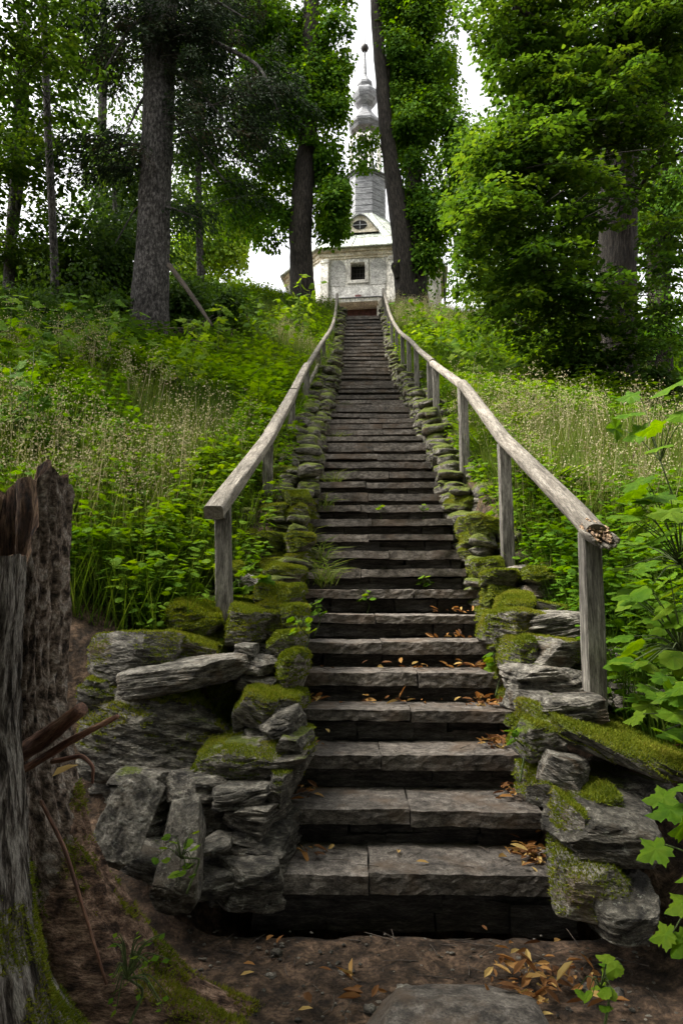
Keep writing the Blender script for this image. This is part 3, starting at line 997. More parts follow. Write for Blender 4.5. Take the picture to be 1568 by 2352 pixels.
def rail_section(Q, d0, d1, rx, rz, p, n, seed, parent, lift=0.0, name='rail', r1=1.0):
    ds = np.linspace(d0, d1, max(6, n // 6))
    pts = np.array([rail_at(Q, d) for d in ds])
    pts[:, 2] += lift - rz
    q, s = resample(pts, n)
    T = np.gradient(q, axis=0)
    T /= np.linalg.norm(T, axis=1)[:, None]
    X = np.array([1.0, 0, 0])
    Z = np.cross(np.broadcast_to(X, T.shape), T)
    seg = 28
    th = np.linspace(0, 2 * PI, seg, endpoint=False)
    k = 1 / (np.abs(np.cos(th)) ** p + np.abs(np.sin(th)) ** p) ** (1 / p)
    TH = np.repeat(th[None], n, 0)
    S = np.repeat(s[:, None], seg, 1)
    Pn = np.stack([np.cos(TH) * 2.2, np.sin(TH) * 2.2, S * 1.6 + seed * 3], -1).reshape(-1, 3)
    rr = 1 + .06 * fbm(Pn, 4, seed).reshape(n, seg) + .05 * fbm(Pn * np.array([6, 6, .6]), 3, seed + 4).reshape(n, seg)
    tp = np.linspace(1, r1, n)[:, None]
    V = q[:, None] + (rx * k * np.cos(th) * rr * tp)[..., None] * X + (rz * k * np.sin(th) * rr * tp)[..., None] * Z[:, None]
    V[:, :, 0] += (.004 * fbm(np.stack([s * .6, s * 0, s * 0 + seed], -1), 2, seed))[:, None]
    idx_ = np.arange(n * seg).reshape(n, seg)
    nx = np.roll(idx_, -1, 1)
    F = np.stack([idx_[:-1], nx[:-1], nx[1:], idx_[1:]], -1).reshape(-1, 4)
    loc = np.stack([np.cos(TH) * .06, np.sin(TH) * .06, S], -1).reshape(-1, 3)
    Fl = [tuple(f) for f in F] + [tuple(idx_[0]), tuple(idx_[-1][::-1])]
    o = mk(name, V.reshape(-1, 3), Fl, M['rail'], parent, True, {'loc': loc})
    o.data.set_sharp_from_angle(angle=math.radians(45))
    return o


def post(parent, top, base, wx, wy, seed, lab=None):
    n = 14
    zz = np.linspace(0, 1, n)
    r = np.random.default_rng(seed)
    a, b = np.asarray(base, float), np.asarray(top, float)
    ring = np.array([(-1, -.86), (-.86, -1), (.86, -1), (1, -.86), (1, .86), (.86, 1), (-.86, 1), (-1, .86)]) * np.array([wx / 2, wy / 2])
    yawr = r.uniform(-.12, .12)
    c_, s_ = math.cos(yawr), math.sin(yawr)
    ring = ring @ np.array([[c_, s_], [-s_, c_]])
    V = []
    for t in zz:
        c = a + (b - a) * t
        w_ = 1 + .03 * math.sin(t * 7 + seed)
        for p in ring:
            V.append((c[0] + p[0] * w_, c[1] + p[1] * w_, c[2]))
    V = np.array(V)
    i = np.arange(n * 8).reshape(n, 8)
    nx = np.roll(i, -1, 1)
    F = [tuple(f) for f in np.stack([i[:-1], nx[:-1], nx[1:], i[1:]], -1).reshape(-1, 4)] + [tuple(i[-1]), tuple(i[0][::-1])]
    o = mk('post', V, F, M['post'], parent, False)
    if lab:
        o['label'] = lab
    return o


lr = thing('wooden_handrail', 'weathered wooden handrail left of the staircase, ending in a squared cut above a leaning post', 'handrail', (-.86, 4.3, 1.0))
rail_section(LRP, 4.13, 9.25, .060, .043, 7, 90, 1, lr)
rail_section(LRP, 9.26, 11.75, .056, .043, 4, 40, 2, lr, .012)
rail_section(LRP, 11.5, 26.6, .050, .045, 3, 120, 3, lr, -.03)
for i, d in enumerate((4.42, 6.6, 8.9, 11.5, 14.9, 16.9, 18.9, 21.5, 24.0, 26.3)):
    t = rail_at(LRP, d)
    b = np.array([t[0] + .01, d, float(zs(d)) + .02]) if i else at(519, 1500, 4.36) + np.array([0, 0, -.12])
    t = t + np.array([0, 0, -.075])
    post(lr, t, b, .105, .075, 50 + i)
# lower diagonal brace behind the fourth left post
rail_section(LRP, 11.7, 14.8, .03, .06, 4, 20, 8, lr, -.42, 'brace')
# short bearer under the cut end
V, F = box(rail_at(LRP, 4.36) + np.array([-.012, 0, -.125]), (.085, .13, .05))
mk('bearer', V, F, M['post'], lr, False)

rr_ = thing('wooden_handrail', 'weathered round log handrail right of the staircase with a rotten broken end', 'handrail', (1.2, 3.5, .8))
rail_section(RRP, 3.40, 7.35, .056, .053, 2.3, 90, 11, rr_)
rail_section(RRP, 7.32, 10.1, .050, .048, 2.3, 50, 12, rr_, -.025)
rail_section(RRP, 10.05, 26.05, .047, .045, 2.2, 150, 13, rr_, .0)
for i, d in enumerate((3.5, 5.4, 7.36, 9.75, 10.45, 12.7, 14.4, 16.2, 18.2, 20.3, 22.0, 24.0, 25.8)):
    t = rail_at(RRP, d)
    b = np.array([t[0] + .01, d, float(zs(d)) + .02]) if i else at(1366, 1630, 3.5) + np.array([0, 0, -.1])
    post(rr_, t + np.array([0, 0, -.09]), b, .095, .09, 80 + i)
# rotten end: a crumbling wedge of brown wood fibres that runs out below the grey shell
pa, pb = rail_at(RRP, 3.46), rail_at(RRP, 3.42) + np.array([.02, -.11, -.035])
parts_ = []
r = np.random.default_rng(8)
for q in range(46):
    an, ra = r.uniform(0, 2 * PI), .056 * math.sqrt(r.random())
    off = np.array([math.cos(an) * ra, 0, math.sin(an) * ra * .85 - .05])
    e = r.uniform(.35, 1.0) * (1.0 if off[2] < -.05 else .62)
    s0 = pa + off
    s1 = pa + (pb - pa) * e + off
    parts_.append(tube([s0, s0 * .5 + s1 * .5 + r.normal(0, .002, 3), s1], [.009, .009, .006], 6, 5, .3, (3, 30), q))
tubes(parts_, M['rot'], 'rotten_end', rr_, False)
parts_ = []
for q in range(26):                      # grey shell splinters that carry on along the lower side
    an = PI + .1 + q / 25 * (PI - .2)
    off = np.array([math.cos(an) * .060, 0, math.sin(an) * .055 - .055])
    e = r.uniform(.78, 1.02)
    s0, s1 = pa + off, pa + (pb - pa) * e + off
    parts_.append(tube([s0, s0 * .5 + s1 * .5, s1], [.011, .011, .008], 6, 5, .2, (3, 20), q + 60))
tubes(parts_, M['rail'], 'splinters', rr_, True)

# ------------------------------------------------------------------ stumps
def stump(cx, cy, nth, zl, rfun, top, seed, bark, rough_amp):
    th = np.linspace(0, 2 * PI, nth, endpoint=False)
    zz = np.linspace(0, 1, zl)
    TH, ZZ = np.meshgrid(th, zz)
    tp = top(th)
    Z = -0.1 + ZZ * (tp[None] + .1)
    R = rfun(TH, Z)
    Pn = np.stack([np.cos(TH) * 4.5, np.sin(TH) * 4.5, Z * 2.2], -1).reshape(-1, 3)
    Pn = Pn + .35 * np.stack([fbm(Pn * .8, 2, seed + 7), fbm(Pn * .8, 2, seed + 8), fbm(Pn * .8, 2, seed + 9)], -1)
    ridge = .75 - np.abs(vnoise(Pn * np.array([2.4, 2.4, .8]), seed)) * 1.7 - np.abs(vnoise(Pn * np.array([5, 5, 1.9]), seed + 3)) * .9 + .45 * fbm(Pn * np.array([9, 9, 5]), 3, seed + 5)
    R = R * (1 + .10 * fbm(Pn * .5, 3, seed + 1).reshape(R.shape)) + rough_amp * ridge.reshape(R.shape)
    V = np.stack([cx + np.cos(TH) * R, cy + np.sin(TH) * R, Z], -1)
    idx_ = np.arange(nth * zl).reshape(zl, nth)
    nx = np.roll(idx_, -1, 1)
    F = np.stack([idx_[:-1], nx[:-1], nx[1:], idx_[1:]], -1).reshape(-1, 4)
    loc = np.stack([np.cos(TH) * .35, np.sin(TH) * .35, Z], -1).reshape(-1, 3)
    return V, F, loc, idx_


SX, SY = -1.335, 2.50


def r_st(TH, Z):
    lobe = np.exp(-(np.minimum(np.abs(TH - 6.2), 2 * PI - np.abs(TH - 6.2)) / .40) ** 2)
    lobe2 = np.exp(-((TH - (2 * PI - 1.25)) / .5) ** 2) * .5 + np.exp(-((TH - 1.6) / .5) ** 2) * .4
    fl = np.interp(Z, [-.1, .0, .06, .12, .2, .34, .54, .77, 1.0, 1.9], [.98, .72, .58, .49, .41, .30, .16, .08, .03, 0])
    fl2 = np.interp(Z, [-.1, .1, .4, .9, 2], [.35, .26, .1, 0, 0])
    return .225 + fl * lobe * (1 + .14 * fbm(np.stack([TH * 9, Z * 7, Z * 0], -1).reshape(-1, 3), 4, 31).reshape(TH.shape)) + fl2 * lobe2 + .02 * np.sin(TH * 5 + 1) + .012 * np.sin(TH * 9)


def top_st(th):
    t = np.where(th > PI, th - 2 * PI, th)
    base = np.interp(t, [-PI, -2.2, -1.2, -.62, -.46, -.34, -.1, .2, .5, 1.2, 2.0, 2.7, PI], [1.66, 1.5, 1.44, 1.47, 1.60, 1.80, 1.84, 1.78, 1.71, 1.74, 1.79, 1.76, 1.66])
    return base + .05 * fbm(np.stack([np.cos(th) * 5, np.sin(th) * 5, th * 0], -1), 3, 5) + .02 * np.sin(th * 23)


sp = thing('tree_stump', 'tall broken hollow stump with rough grey bark and a mossy buttress root', 'tree stump', (SX, SY, 0))
V, F, loc, id_ = stump(SX, SY, 420, 300, r_st, top_st, 3, None, .026)
Vf = V.reshape(-1, 3)
rad_ = np.linalg.norm(Vf[:, :2] - np.array([SX, SY]), axis=1) + .06 * fbm(Vf * 6, 3, 8)
isr = (rad_[F].mean(1) > .37) & (Vf[F][:, :, 2].mean(1) < .85)
ob = mk('bark', Vf, F[~isr], M['bark_stump'], sp, True, {'loc': loc})
ob['mossy'] = .0
add_moss('moss', Vf, F[~isr], ob, 26000, 61, .34, length=(.01, .022), nmin=.05, zmax=.6)
ob = mk('buttress_root', Vf, F[isr], M['root'], sp, True, {'loc': loc})
ob['mossy'] = -.06
add_moss('moss', Vf, F[isr], ob, 26000, 63, .30, length=(.01, .022), nmin=.05)
# hollow inside: rim and inner wall
n = 420
th = np.linspace(0, 2 * PI, n, endpoint=False)
rim = V[-1]
lv = []
for k, (sh, dz) in enumerate(((1.0, 0), (.80, -.03), (.72, -.12), (.66, -.3), (.5, -.45), (.05, -.5))):
    q = rim.copy()
    q[:, :2] = np.array([SX, SY]) + (rim[:, :2] - np.array([SX, SY])) * sh
    q[:, 2] = rim[:, 2] * (1 if k < 4 else 0) + dz if k < 4 else 1.30 + dz * .2 - .05 * k
    q += (.018 if k else 0) * np.stack([fbm(q * 14, 3, 5), fbm(q * 14, 3, 6), fbm(q * 9, 3, 7)], -1)
    lv.append(q)
Vi = np.concatenate(lv)
ii = np.arange(n * len(lv)).reshape(len(lv), n)
nx = np.roll(ii, -1, 1)
mk('hollow_core', Vi, np.stack([ii[:-1], nx[:-1], nx[1:], ii[1:]], -1).reshape(-1, 4), M['core'], sp, True)
# peeling strips of dead wood beside the hollow
pts = [at(58, 1105, 2.27), at(62, 1170, 2.24), at(52, 1240, 2.24), at(45, 1300, 2.25)]
V1 = tube(pts, [.03, .028, .022, .012], 12, 26, .45, (2, 14), 4)
mk('peeling_strip', V1[0], V1[1], M['core'], sp, True, {'loc': V1[2]})


def r_s2(TH, Z):
    fl = np.interp(Z, [-.1, .0, .1, .25, .45, .7, 1.0, 1.6], [.46, .33, .25, .15, .09, .05, .015, 0])
    return .155 + fl * (.75 + .25 * np.cos(TH + .4)) + .012 * np.sin(TH * 4 + 2)


def top_s2(th):
    return 1.47 + .02 * np.cos(th) + .012 * fbm(np.stack([np.cos(th) * 6, np.sin(th) * 6, th * 0], -1), 3, 15)


s2 = thing('tree_stump', 'narrow grey stump with flat cut top, in front of the tall broken stump', 'tree stump', (-1.165, 2.03, 0))
V, F, loc, id_ = stump(-1.165, 2.03, 320, 240, r_s2, top_s2, 23, None, .018)
ob = mk('bark', V.reshape(-1, 3), F, M['bark_mossy'], s2, True, {'loc': loc})
ob['mossy'] = -.07
add_moss('moss', V.reshape(-1, 3), F, ob, 26000, 62, .10, length=(.008, .02), nmin=-.05, zmax=.45)
c = V[-1].mean(0)
Vt = np.r_[V[-1], (V[-1] - c) * .5 + c - np.array([0, 0, .012]), [c - np.array([0, 0, .02])]]
nt_ = 320
Ft = [(i, (i + 1) % nt_, nt_ + (i + 1) % nt_, nt_ + i) for i in range(nt_)] + [(nt_ + i, nt_ + (i + 1) % nt_, 2 * nt_) for i in range(nt_)]
mk('cut_top', Vt, Ft, M['core'], s2, True)

for nm, lab, pts, rad in (
        ('broken_branch', 'thick red brown broken branch poking out beside the tall stump', [at(40, 1735, 2.35), at(110, 1690, 2.2), at(188, 1628, 2.05)], [.03, .028, .02]),
        ('broken_branch', 'thin long broken branch sticking out below the thick red brown one', [at(60, 1765, 2.3), at(165, 1700, 2.15), at(270, 1645, 2.0)], [.012, .012, .007]),
        ('broken_branch', 'dead curled twig hanging from the bark of the tall stump', [at(120, 1750, 2.25), at(190, 1735, 2.2), at(215, 1760, 2.18), at(213, 1800, 2.18)], [.008, .007, .005, .004]),
        ('broken_branch', 'long thin dry twig drooping down in front of the mossy root', [at(95, 1840, 2.2), at(150, 1950, 2.1), at(190, 2080, 2.05), at(245, 2260, 2.05)], [.006, .006, .005, .004])):
    V1 = tube(pts, rad, 10, 24, .18, (2, 20), 9)
    o = mk(nm, V1[0], V1[1], M['stick'], None, True, {'loc': V1[2]})
    tag(o, lab, 'branch')

# ------------------------------------------------------------------ chapel
CA = math.radians(-6)
CO = at(823, 690, 33.0)
CO[2] = 13.2
Rc = rotz(CA)


def cw(P):
    return np.asarray(P, float) @ Rc.T + CO


def zpx(py, y):
    return at(823, py, 33.0 + y)[2] - CO[2]


ch = thing('chapel', 'small white plastered chapel with an onion domed bell turret above the stairs', 'chapel', CO)
zE = zpx(563, -.4)
PLAN = np.array([(-1.95, 0), (1.95, 0), (4.2, 2.6), (4.2, 6), (1.95, 8.6), (-1.95, 8.6), (-4.2, 6), (-4.2, 2.6)], float)


def prism(poly, z0, z1, grow=0.0, capb=True):
    poly = np.asarray(poly, float)
    if grow:
        c = poly.mean(0)
        poly = c + (poly - c) * (1 + grow / np.linalg.norm(poly - c, axis=1).mean())
    n = len(poly)
    V = np.r_[np.c_[poly, np.full(n, z0)], np.c_[poly, np.full(n, z1)]]
    F = [(i, (i + 1) % n, n + (i + 1) % n, n + i) for i in range(n)] + [tuple(range(n, 2 * n))] + ([tuple(range(n))[::-1]] if capb else [])
    return V, F


def cpart(name, parts, mat, parent, smooth=False):
    V, F = join(parts)
    return mk(name, cw(V), F, mat, parent, smooth)


wx0, wx1 = -.40, .34
wz0, wz1 = zpx(643, 0), zpx(603, 0)
# wall with a real window opening in the front bay
zT = zE - .05
dz0, dz1, dx0, dx1 = -.3, zpx(703, 0), -.98, .92
V, F = prism(PLAN, -1.0, zT)
F = [f for i, f in enumerate(F) if i != 0]
wallp = [(V, F)]


def quad(x0, x1, z0, z1, y=0.0):
    return np.array([(x0, y, z0), (x1, y, z0), (x1, y, z1), (x0, y, z1)], float), [(0, 1, 2, 3)]


for a, b, c, d in ((-1.95, wx0, -1, zT), (wx1, 1.95, -1, zT), (wx0, wx1, wz1, zT), (wx0, wx1, dz1, wz0)):
    if a < dx0 < b and c < dz1:
        wallp += [quad(a, dx0, c, d), quad(dx0, b, dz1, d)]
    elif a < dx1 < b and c < dz1:
        wallp += [quad(dx1, b, c, d), quad(a, dx1, dz1, d)]
    else:
        wallp.append(quad(a, b, c, d))
dp = .45
for (x0, x1, z0, z1) in ((wx0, wx1, wz0, wz1), (dx0, dx1, -1.0, dz1)):
    wallp.append((np.array([(x0, 0, z0), (x0, dp, z0), (x0, dp, z1), (x0, 0, z1)], float), [(0, 1, 2, 3)]))
    wallp.append((np.array([(x1, 0, z0), (x1, dp, z0), (x1, dp, z1), (x1, 0, z1)], float), [(3, 2, 1, 0)]))
    wallp.append((np.array([(x0, 0, z1), (x1, 0, z1), (x1, dp, z1), (x0, dp, z1)], float), [(3, 2, 1, 0)]))
    wallp.append((np.array([(x0, 0, z0), (x1, 0, z0), (x1, dp, z0), (x0, dp, z0)], float), [(0, 1, 2, 3)]))
cpart('wall', wallp, M['plaster'], ch)
win = cpart('window', [quad(wx0, wx1, wz0, wz1, dp - .003)], M['dark_pane'], ch)
cpart('grille', [box(((wx0 + wx1) / 2 + i * .16 - .24, .2, (wz0 + wz1) / 2), (.02, .02, wz1 - wz0)) for i in range(4)] + [box(((wx0 + wx1) / 2, .222, wz0 + .22 * (i + 1)), (wx1 - wx0, .02, .02)) for i in range(3)], M['iron'], win)
e = .17
cpart('window_surround', [box(((wx0 + wx1) / 2, -.022, wz1 + e / 2), (wx1 - wx0 + 2 * e, .045, e)), box(((wx0 + wx1) / 2, -.022, wz0 - e / 2), (wx1 - wx0 + 2 * e, .045, e)),
                          box((wx0 - e / 2, -.022, (wz0 + wz1) / 2), (e, .045, wz1 - wz0)), box((wx1 + e / 2, -.022, (wz0 + wz1) / 2), (e, .045, wz1 - wz0))], M['plaster'], win)


def arch_panel(xc_, w_, z0, z1, y=-.016, t=.03, n=14):
    zt = z1 - w_ / 2
    pts = [(xc_ - w_ / 2, z0), (xc_ + w_ / 2, z0)] + [(xc_ + w_ / 2 * math.cos(a), zt + w_ / 2 * math.sin(a)) for a in np.linspace(0, PI, n)]
    k = len(pts)
    V = np.array([(x, y, z) for x, z in pts] + [(x, y + t, z) for x, z in pts], float)
    F = [tuple(range(k))] + [((i + 1) % k, i, k + i, k + (i + 1) % k) for i in range(k)]
    return V, F


for xq in (-1.06, 1.02):
    cpart('blind_niche', [arch_panel(xq, .78, zpx(655, 0), zpx(596, 0))], M['roughcast'], ch)
cpart('roughcast_band', [(lambda b: b)(box((.0, -.012, (dz1 + .28 + wz0 - .32) / 2), (2.7, .03, max(.2, wz0 - .3 - dz1 - .3))))], M['roughcast'], ch)
for sx in (-1, 1):
    p_ = cpart('pilaster', [box((sx * 1.72, -.06, zE / 2 - .8), (.36, .12, zE + .6)), box((sx * 1.72, -.075, zE - .62), (.44, .16, .16)), box((sx * 1.72, -.07, .35), (.42, .15, 1.2))], M['plaster'], ch)
door = cpart('door', [quad(dx0, dx1, -1.0, dz1, dp - .003)], M['door'], ch)
cpart('door_board', [box((dx0 + .2 + i * .31, dp - .03, .3), (.28, .04, dz1 * 2 - .62)) for i in range(6)], M['door'], door)
cpart('door_canopy', [(np.array([(-1.12, -.5, dz1 + .02), (1.0, -.5, dz1 + .02), (1.0, -.003, dz1 + .02), (-1.12, -.003, dz1 + .02), (-1.12, -.5, dz1 + .2), (1.0, -.5, dz1 + .2), (1.2, -.003, dz1 + .36), (-1.2, -.003, dz1 + .36)], float),
                       [(3, 2, 1, 0), (0, 1, 5, 4), (1, 2, 6, 5), (3, 0, 4, 7), (4, 5, 6, 7)])], M['plaster'], ch)
cpart('canopy_roof', [(np.array([(-1.2, -.56, dz1 + .215), (1.06, -.56, dz1 + .215), (1.28, -.003, dz1 + .40), (-1.2, -.003, dz1 + .40), (-1.2, -.56, dz1 + .245), (1.06, -.56, dz1 + .245), (1.28, -.003, dz1 + .43), (-1.2, -.003, dz1 + .43)], float),
                       [(3, 2, 1, 0), (0, 1, 5, 4), (1, 2, 6, 5), (2, 3, 7, 6), (3, 0, 4, 7), (4, 5, 6, 7)])], M['sheet'], ch)
pq = zpx(682, 0)
cpart('plaque', [box((-.02, -.04, pq), (.3, .03, .2))], M['plaque'], ch)
# cornice in three growing bands
cpart('cornice', [prism(PLAN, zE - .50, zE - .38, .06), prism(PLAN, zE - .38, zE - .17, .12), prism(PLAN, zE - .168, zE - .02, .24)], M['trim'], ch)
# roof: eave polygon up to the turret octagon
CYR = 4.3
APO = 1.14
OCT = np.array([(math.sin(a) * APO / math.cos(PI / 8), CYR - math.cos(a) * APO / math.cos(PI / 8)) for a in (np.arange(8) - .5) * PI / 4])
OCTR = np.array([(-OCT[1][0], OCT[0][1]), (OCT[1][0], OCT[1][1])])
c_ = PLAN.mean(0)
EAV = c_ + (PLAN - c_) * (1 + .42 / np.linalg.norm(PLAN - c_, axis=1).mean())
zR = zpx(492, 3.2)
Vr, Fr = [], []
lev = 6
for j in range(lev + 1):
    t = j / lev
    ring = EAV * (1 - t) + OCT * t
    z = zE + (zR - zE) * (t ** 1.12) * 1.0
    Vr += [(x, y, z) for x, y in ring]
for j in range(lev):
    Fr += [(j * 8 + i, j * 8 + (i + 1) % 8, (j + 1) * 8 + (i + 1) % 8, (j + 1) * 8 + i) for i in range(8)]
Vr += [(x, y, zE - .05) for x, y in EAV]
b0 = (lev + 1) * 8
Fr += [(b0 + i, b0 + (i + 1) % 8, (i + 1) % 8, i) for i in range(8)] + [tuple(b0 + i for i in range(8))[::-1]]
roof = cpart('roof', [(np.array(Vr), Fr)], M['copper'], ch)
# standing seams of the sheet roof
sm = []


def roof_pt(i, u, t):
    a = EAV[i] * (1 - u) + EAV[(i + 1) % 8] * u
    b = OCT[i] * (1 - u) + OCT[(i + 1) % 8] * u
    p = a * (1 - t) + b * t
    return np.array([p[0], p[1], zE + (zR - zE) * t ** 1.12 + .012])


for i in (7, 0, 1):
    for k_ in range(0, 8):
        u = k_ / 7.0
        t0_, t1_ = 0.0, 1.0
        pts = [roof_pt(i, u, t) for t in np.linspace(0, 1, 7)]
        V1 = tube(pts, .022, 5, 7)
        sm.append((V1[0], V1[1]))
    for t in (.3, .62):
        V1 = tube([roof_pt(i, u, t) for u in np.linspace(0, 1, 5)], .014, 5, 5)
        sm.append((V1[0], V1[1]))
cpart('seam', sm, M['copper'], roof)
# eyebrow dormer
yd = .95
zd0, zd1 = zpx(531, yd), zpx(493, yd)
prof = [(x, zd0 + (zd1 - zd0) * (math.cos(max(-1, min(1, x / 1.0)) * PI) * .5 + .5) ** .62) for x in np.linspace(-1.0, 1.0, 25)]
Vd = np.array([(x, yd - .12, z) for x, z in prof] + [(x, yd + 1.6, z + .1) for x, z in prof])
k_ = len(prof)
dor = cpart('dormer', [(Vd, [(i, i + 1, k_ + i + 1, k_ + i) for i in range(k_ - 1)]), (Vd - np.array([0, 0, .05]), [(i + 1, i, k_ + i, k_ + i + 1) for i in range(k_ - 1)]),
                       (np.r_[Vd[:k_], Vd[:k_] - np.array([0, 0, .05])], [(i, k_ + i, k_ + i + 1, i + 1) for i in range(k_ - 1)])], M['sheet'], ch)
cpart('dormer_face', [(np.array([(x, yd - .02, z - .06) for x, z in prof] + [(x, yd - .02, zd0 - .08) for x, z in prof]), [(i, k_ + i, k_ + i + 1, i + 1) for i in range(k_ - 1)])], M['trim'], dor)
an = np.linspace(0, 2 * PI, 24, endpoint=False)
zc_ = zd0 + .33
cpart('dormer_window', [(np.array([(.38 * math.cos(a), yd - .035, zc_ + .26 * math.sin(a)) for a in an]), [tuple(range(24))])], M['dark_pane'], dor)
cpart('dormer_bars', [box((0, yd - .05, zc_), (.035, .02, .52)), box((0, yd - .052, zc_), (.76, .02, .035))], M['sheet'], dor)
# turret
z1 = zpx(398, 3.2)
tur = cpart('turret', [prism(OCT, zR - .3, z1)], M['sheet'], ch)
nb = 7
cpart('lap_seam', [prism(CYC, z, z + .035) for CYC, z in [((OCT - OCT.mean(0)) * 1.012 + OCT.mean(0), zR + (z1 - zR) * (i + .5) / nb) for i in range(nb)]], M['sheet'], tur)


def oct_ring(s):
    c = OCT.mean(0)
    return (OCT - c) * s + c


z2 = z1 + .34
cpart('ledge', [prism(oct_ring(1.06), z1 - .02, z1 + .1), prism(oct_ring(1.16), z1 + .1, z1 + .16), prism(oct_ring(.98), z1 + .16, z2)], M['sheet'], ch)
z3 = zpx(300, 3.4)
lan = cpart('lantern_floor', [prism(oct_ring(.80), z2, z2 + .06)], M['sheet'], ch)
for i in range(8):
    p = oct_ring(.70)[i]
    cpart('lantern_post', [box((p[0], p[1], (z2 + z3) / 2), (.17, .17, z3 - z2 - .12), rotz(i * PI / 4))], M['plaster'], ch)
arcs = []
R8 = oct_ring(.70)
for i in range(8):
    a, b = R8[i], R8[(i + 1) % 8]
    zt_, zb_ = z3 - .06, z3 - .5
    pv = []
    for u in np.linspace(.12, .88, 9):
        p = a * (1 - u) + b * u
        hz = zb_ + .3 * math.sin((u - .12) / .76 * PI)
        pv += [(p[0], p[1], hz), (p[0], p[1], zt_)]
    arcs.append((np.array(pv), [(2 * j, 2 * j + 2, 2 * j + 3, 2 * j + 1) for j in range(8)]))
cpart('lantern_arch', arcs, M['plaster'], ch)


def lathe8(prof, cx=0.0, cy=CYR, n=8, ph=-.5):
    V = []
    for r_, z in prof:
        for i in range(n):
            a = (i + ph) * 2 * PI / n
            V.append((cx + math.sin(a) * r_, cy - math.cos(a) * r_, z))
    m = len(prof)
    F = [(j * n + i, j * n + (i + 1) % n, (j + 1) * n + (i + 1) % n, (j + 1) * n + i) for j in range(m - 1) for i in range(n)]
    F += [tuple(range(n))[::-1], tuple((m - 1) * n + i for i in range(n))]
    return np.array(V), F


bz = (z2 + z3) / 2
cpart('bell', [lathe8([(.03, bz + .45), (.12, bz + .42), (.2, bz + .2), (.24, bz - .1), (.36, bz - .32), (.34, bz - .33)], n=20)], M['iron'], ch, True)
def rz8(*prs):
    return lathe8([(r_, zpx(y, 4.2)) for y, r_ in prs])


cpart('lantern_cornice', [rz8((303, .84), (297, .92), (293, 1.0), (288, 1.02), (285, .96), (279, .84), (270, .64), (261, .46), (254, .38), (250, .36))], M['sheet'], ch)
cpart('onion_dome', [rz8((250, .35), (246, .42), (240, .56), (232, .70), (223, .79), (216, .79), (211, .70), (208, .54), (206, .36))], M['sheet'], ch)
cpart('small_onion', [rz8((206, .33), (202, .42), (197, .48), (192, .47), (187, .37), (182, .25), (177, .17), (172, .13))], M['sheet'], ch)
zb = zpx(112, 4.3)
cpart('spire', [lathe8([(.13, zpx(172, 4.2)), (.10, zpx(150, 4.2)), (.05, zb)])], M['sheet'], ch)
cpart('spire_ball', [lathe8([(.05, zb - .22), (.17, zb - .16), (.24, zb), (.2, zb + .15), (.08, zb + .24), (.03, zb + .3)], n=14)], M['iron'], ch, True)
cpart('finial_rod', [lathe8([(.022, zb + .3), (.015, zb + 1.5)], n=6)], M['iron'], ch)
V1 = tube([(4.32, 2.1, zE - .5), (4.4, 2.3, zE - .9), (4.35, 2.5, -1.0)], .06, 8, 8)
cpart('downpipe', [(V1[0], V1[1])], M['iron'], ch)

# ------------------------------------------------------------------ trees
def ell(px, py, D, rpx, rpy, rd, wgt=1.0):
    c = at(px, py, D)
    s = np.linalg.norm(c - CAM) / FPX
    return (c[0], c[1], c[2], rpx * s, rd, rpy * s, wgt)


def crown(name, ells, nclump, per, size, mat, seed, parent, sig=(.45, .16), droop=.35, tpl=L_DIAM, shell=.55, clearance=None, asp=1.0, up=.75):
    r = np.random.default_rng(seed)
    E = np.array(ells, float)
    p = E[:, 6] * (E[:, 3] * E[:, 4] * E[:, 5]) ** .67
    k = r.choice(len(E), nclump, p=p / p.sum())
    d = r.normal(size=(nclump, 3))
    d /= np.linalg.norm(d, axis=1)[:, None]
    rad = np.clip(np.abs(r.normal(0, .62, nclump)) + .12, .05, 1.35)
    C = E[k, :3] + d * rad[:, None] * E[k, 3:6]
    m = nclump * per
    ci = np.repeat(np.arange(nclump), per)
    sc = r.uniform(.6, 1.35, nclump)[ci]
    off = r.normal(size=(m, 3)) * np.array([sig[0], sig[0], sig[1]]) * sc[:, None]
    rh = np.linalg.norm(off[:, :2], axis=1)
    off[:, 2] -= droop * rh ** 1.4
    P = C[ci] + off
    out = d[ci] * np.array([1, 1, .2])
    A = off * np.array([1, 1, .3]) / (rh[:, None] + .1) + out * .6 + r.normal(0, .45, (m, 3))
    A[:, 2] -= .5 + droop
    N = np.array([0, 0, up]) + out * .5 + r.normal(0, .42, (m, 3))
    S = size * r.uniform(.65, 1.3, m)
    rnd = np.clip(r.random(nclump)[ci] * .55 + r.random(m) * .45 + .12 * d[ci][:, 2], 0, 1)
    if clearance is not None:
        keep = clearance(P)
        P, A, N, S, rnd = P[keep], A[keep], N[keep], S[keep], rnd[keep]
    return scatter(name, tpl, P, A, N, S, rnd, mat, parent, W=S * asp)


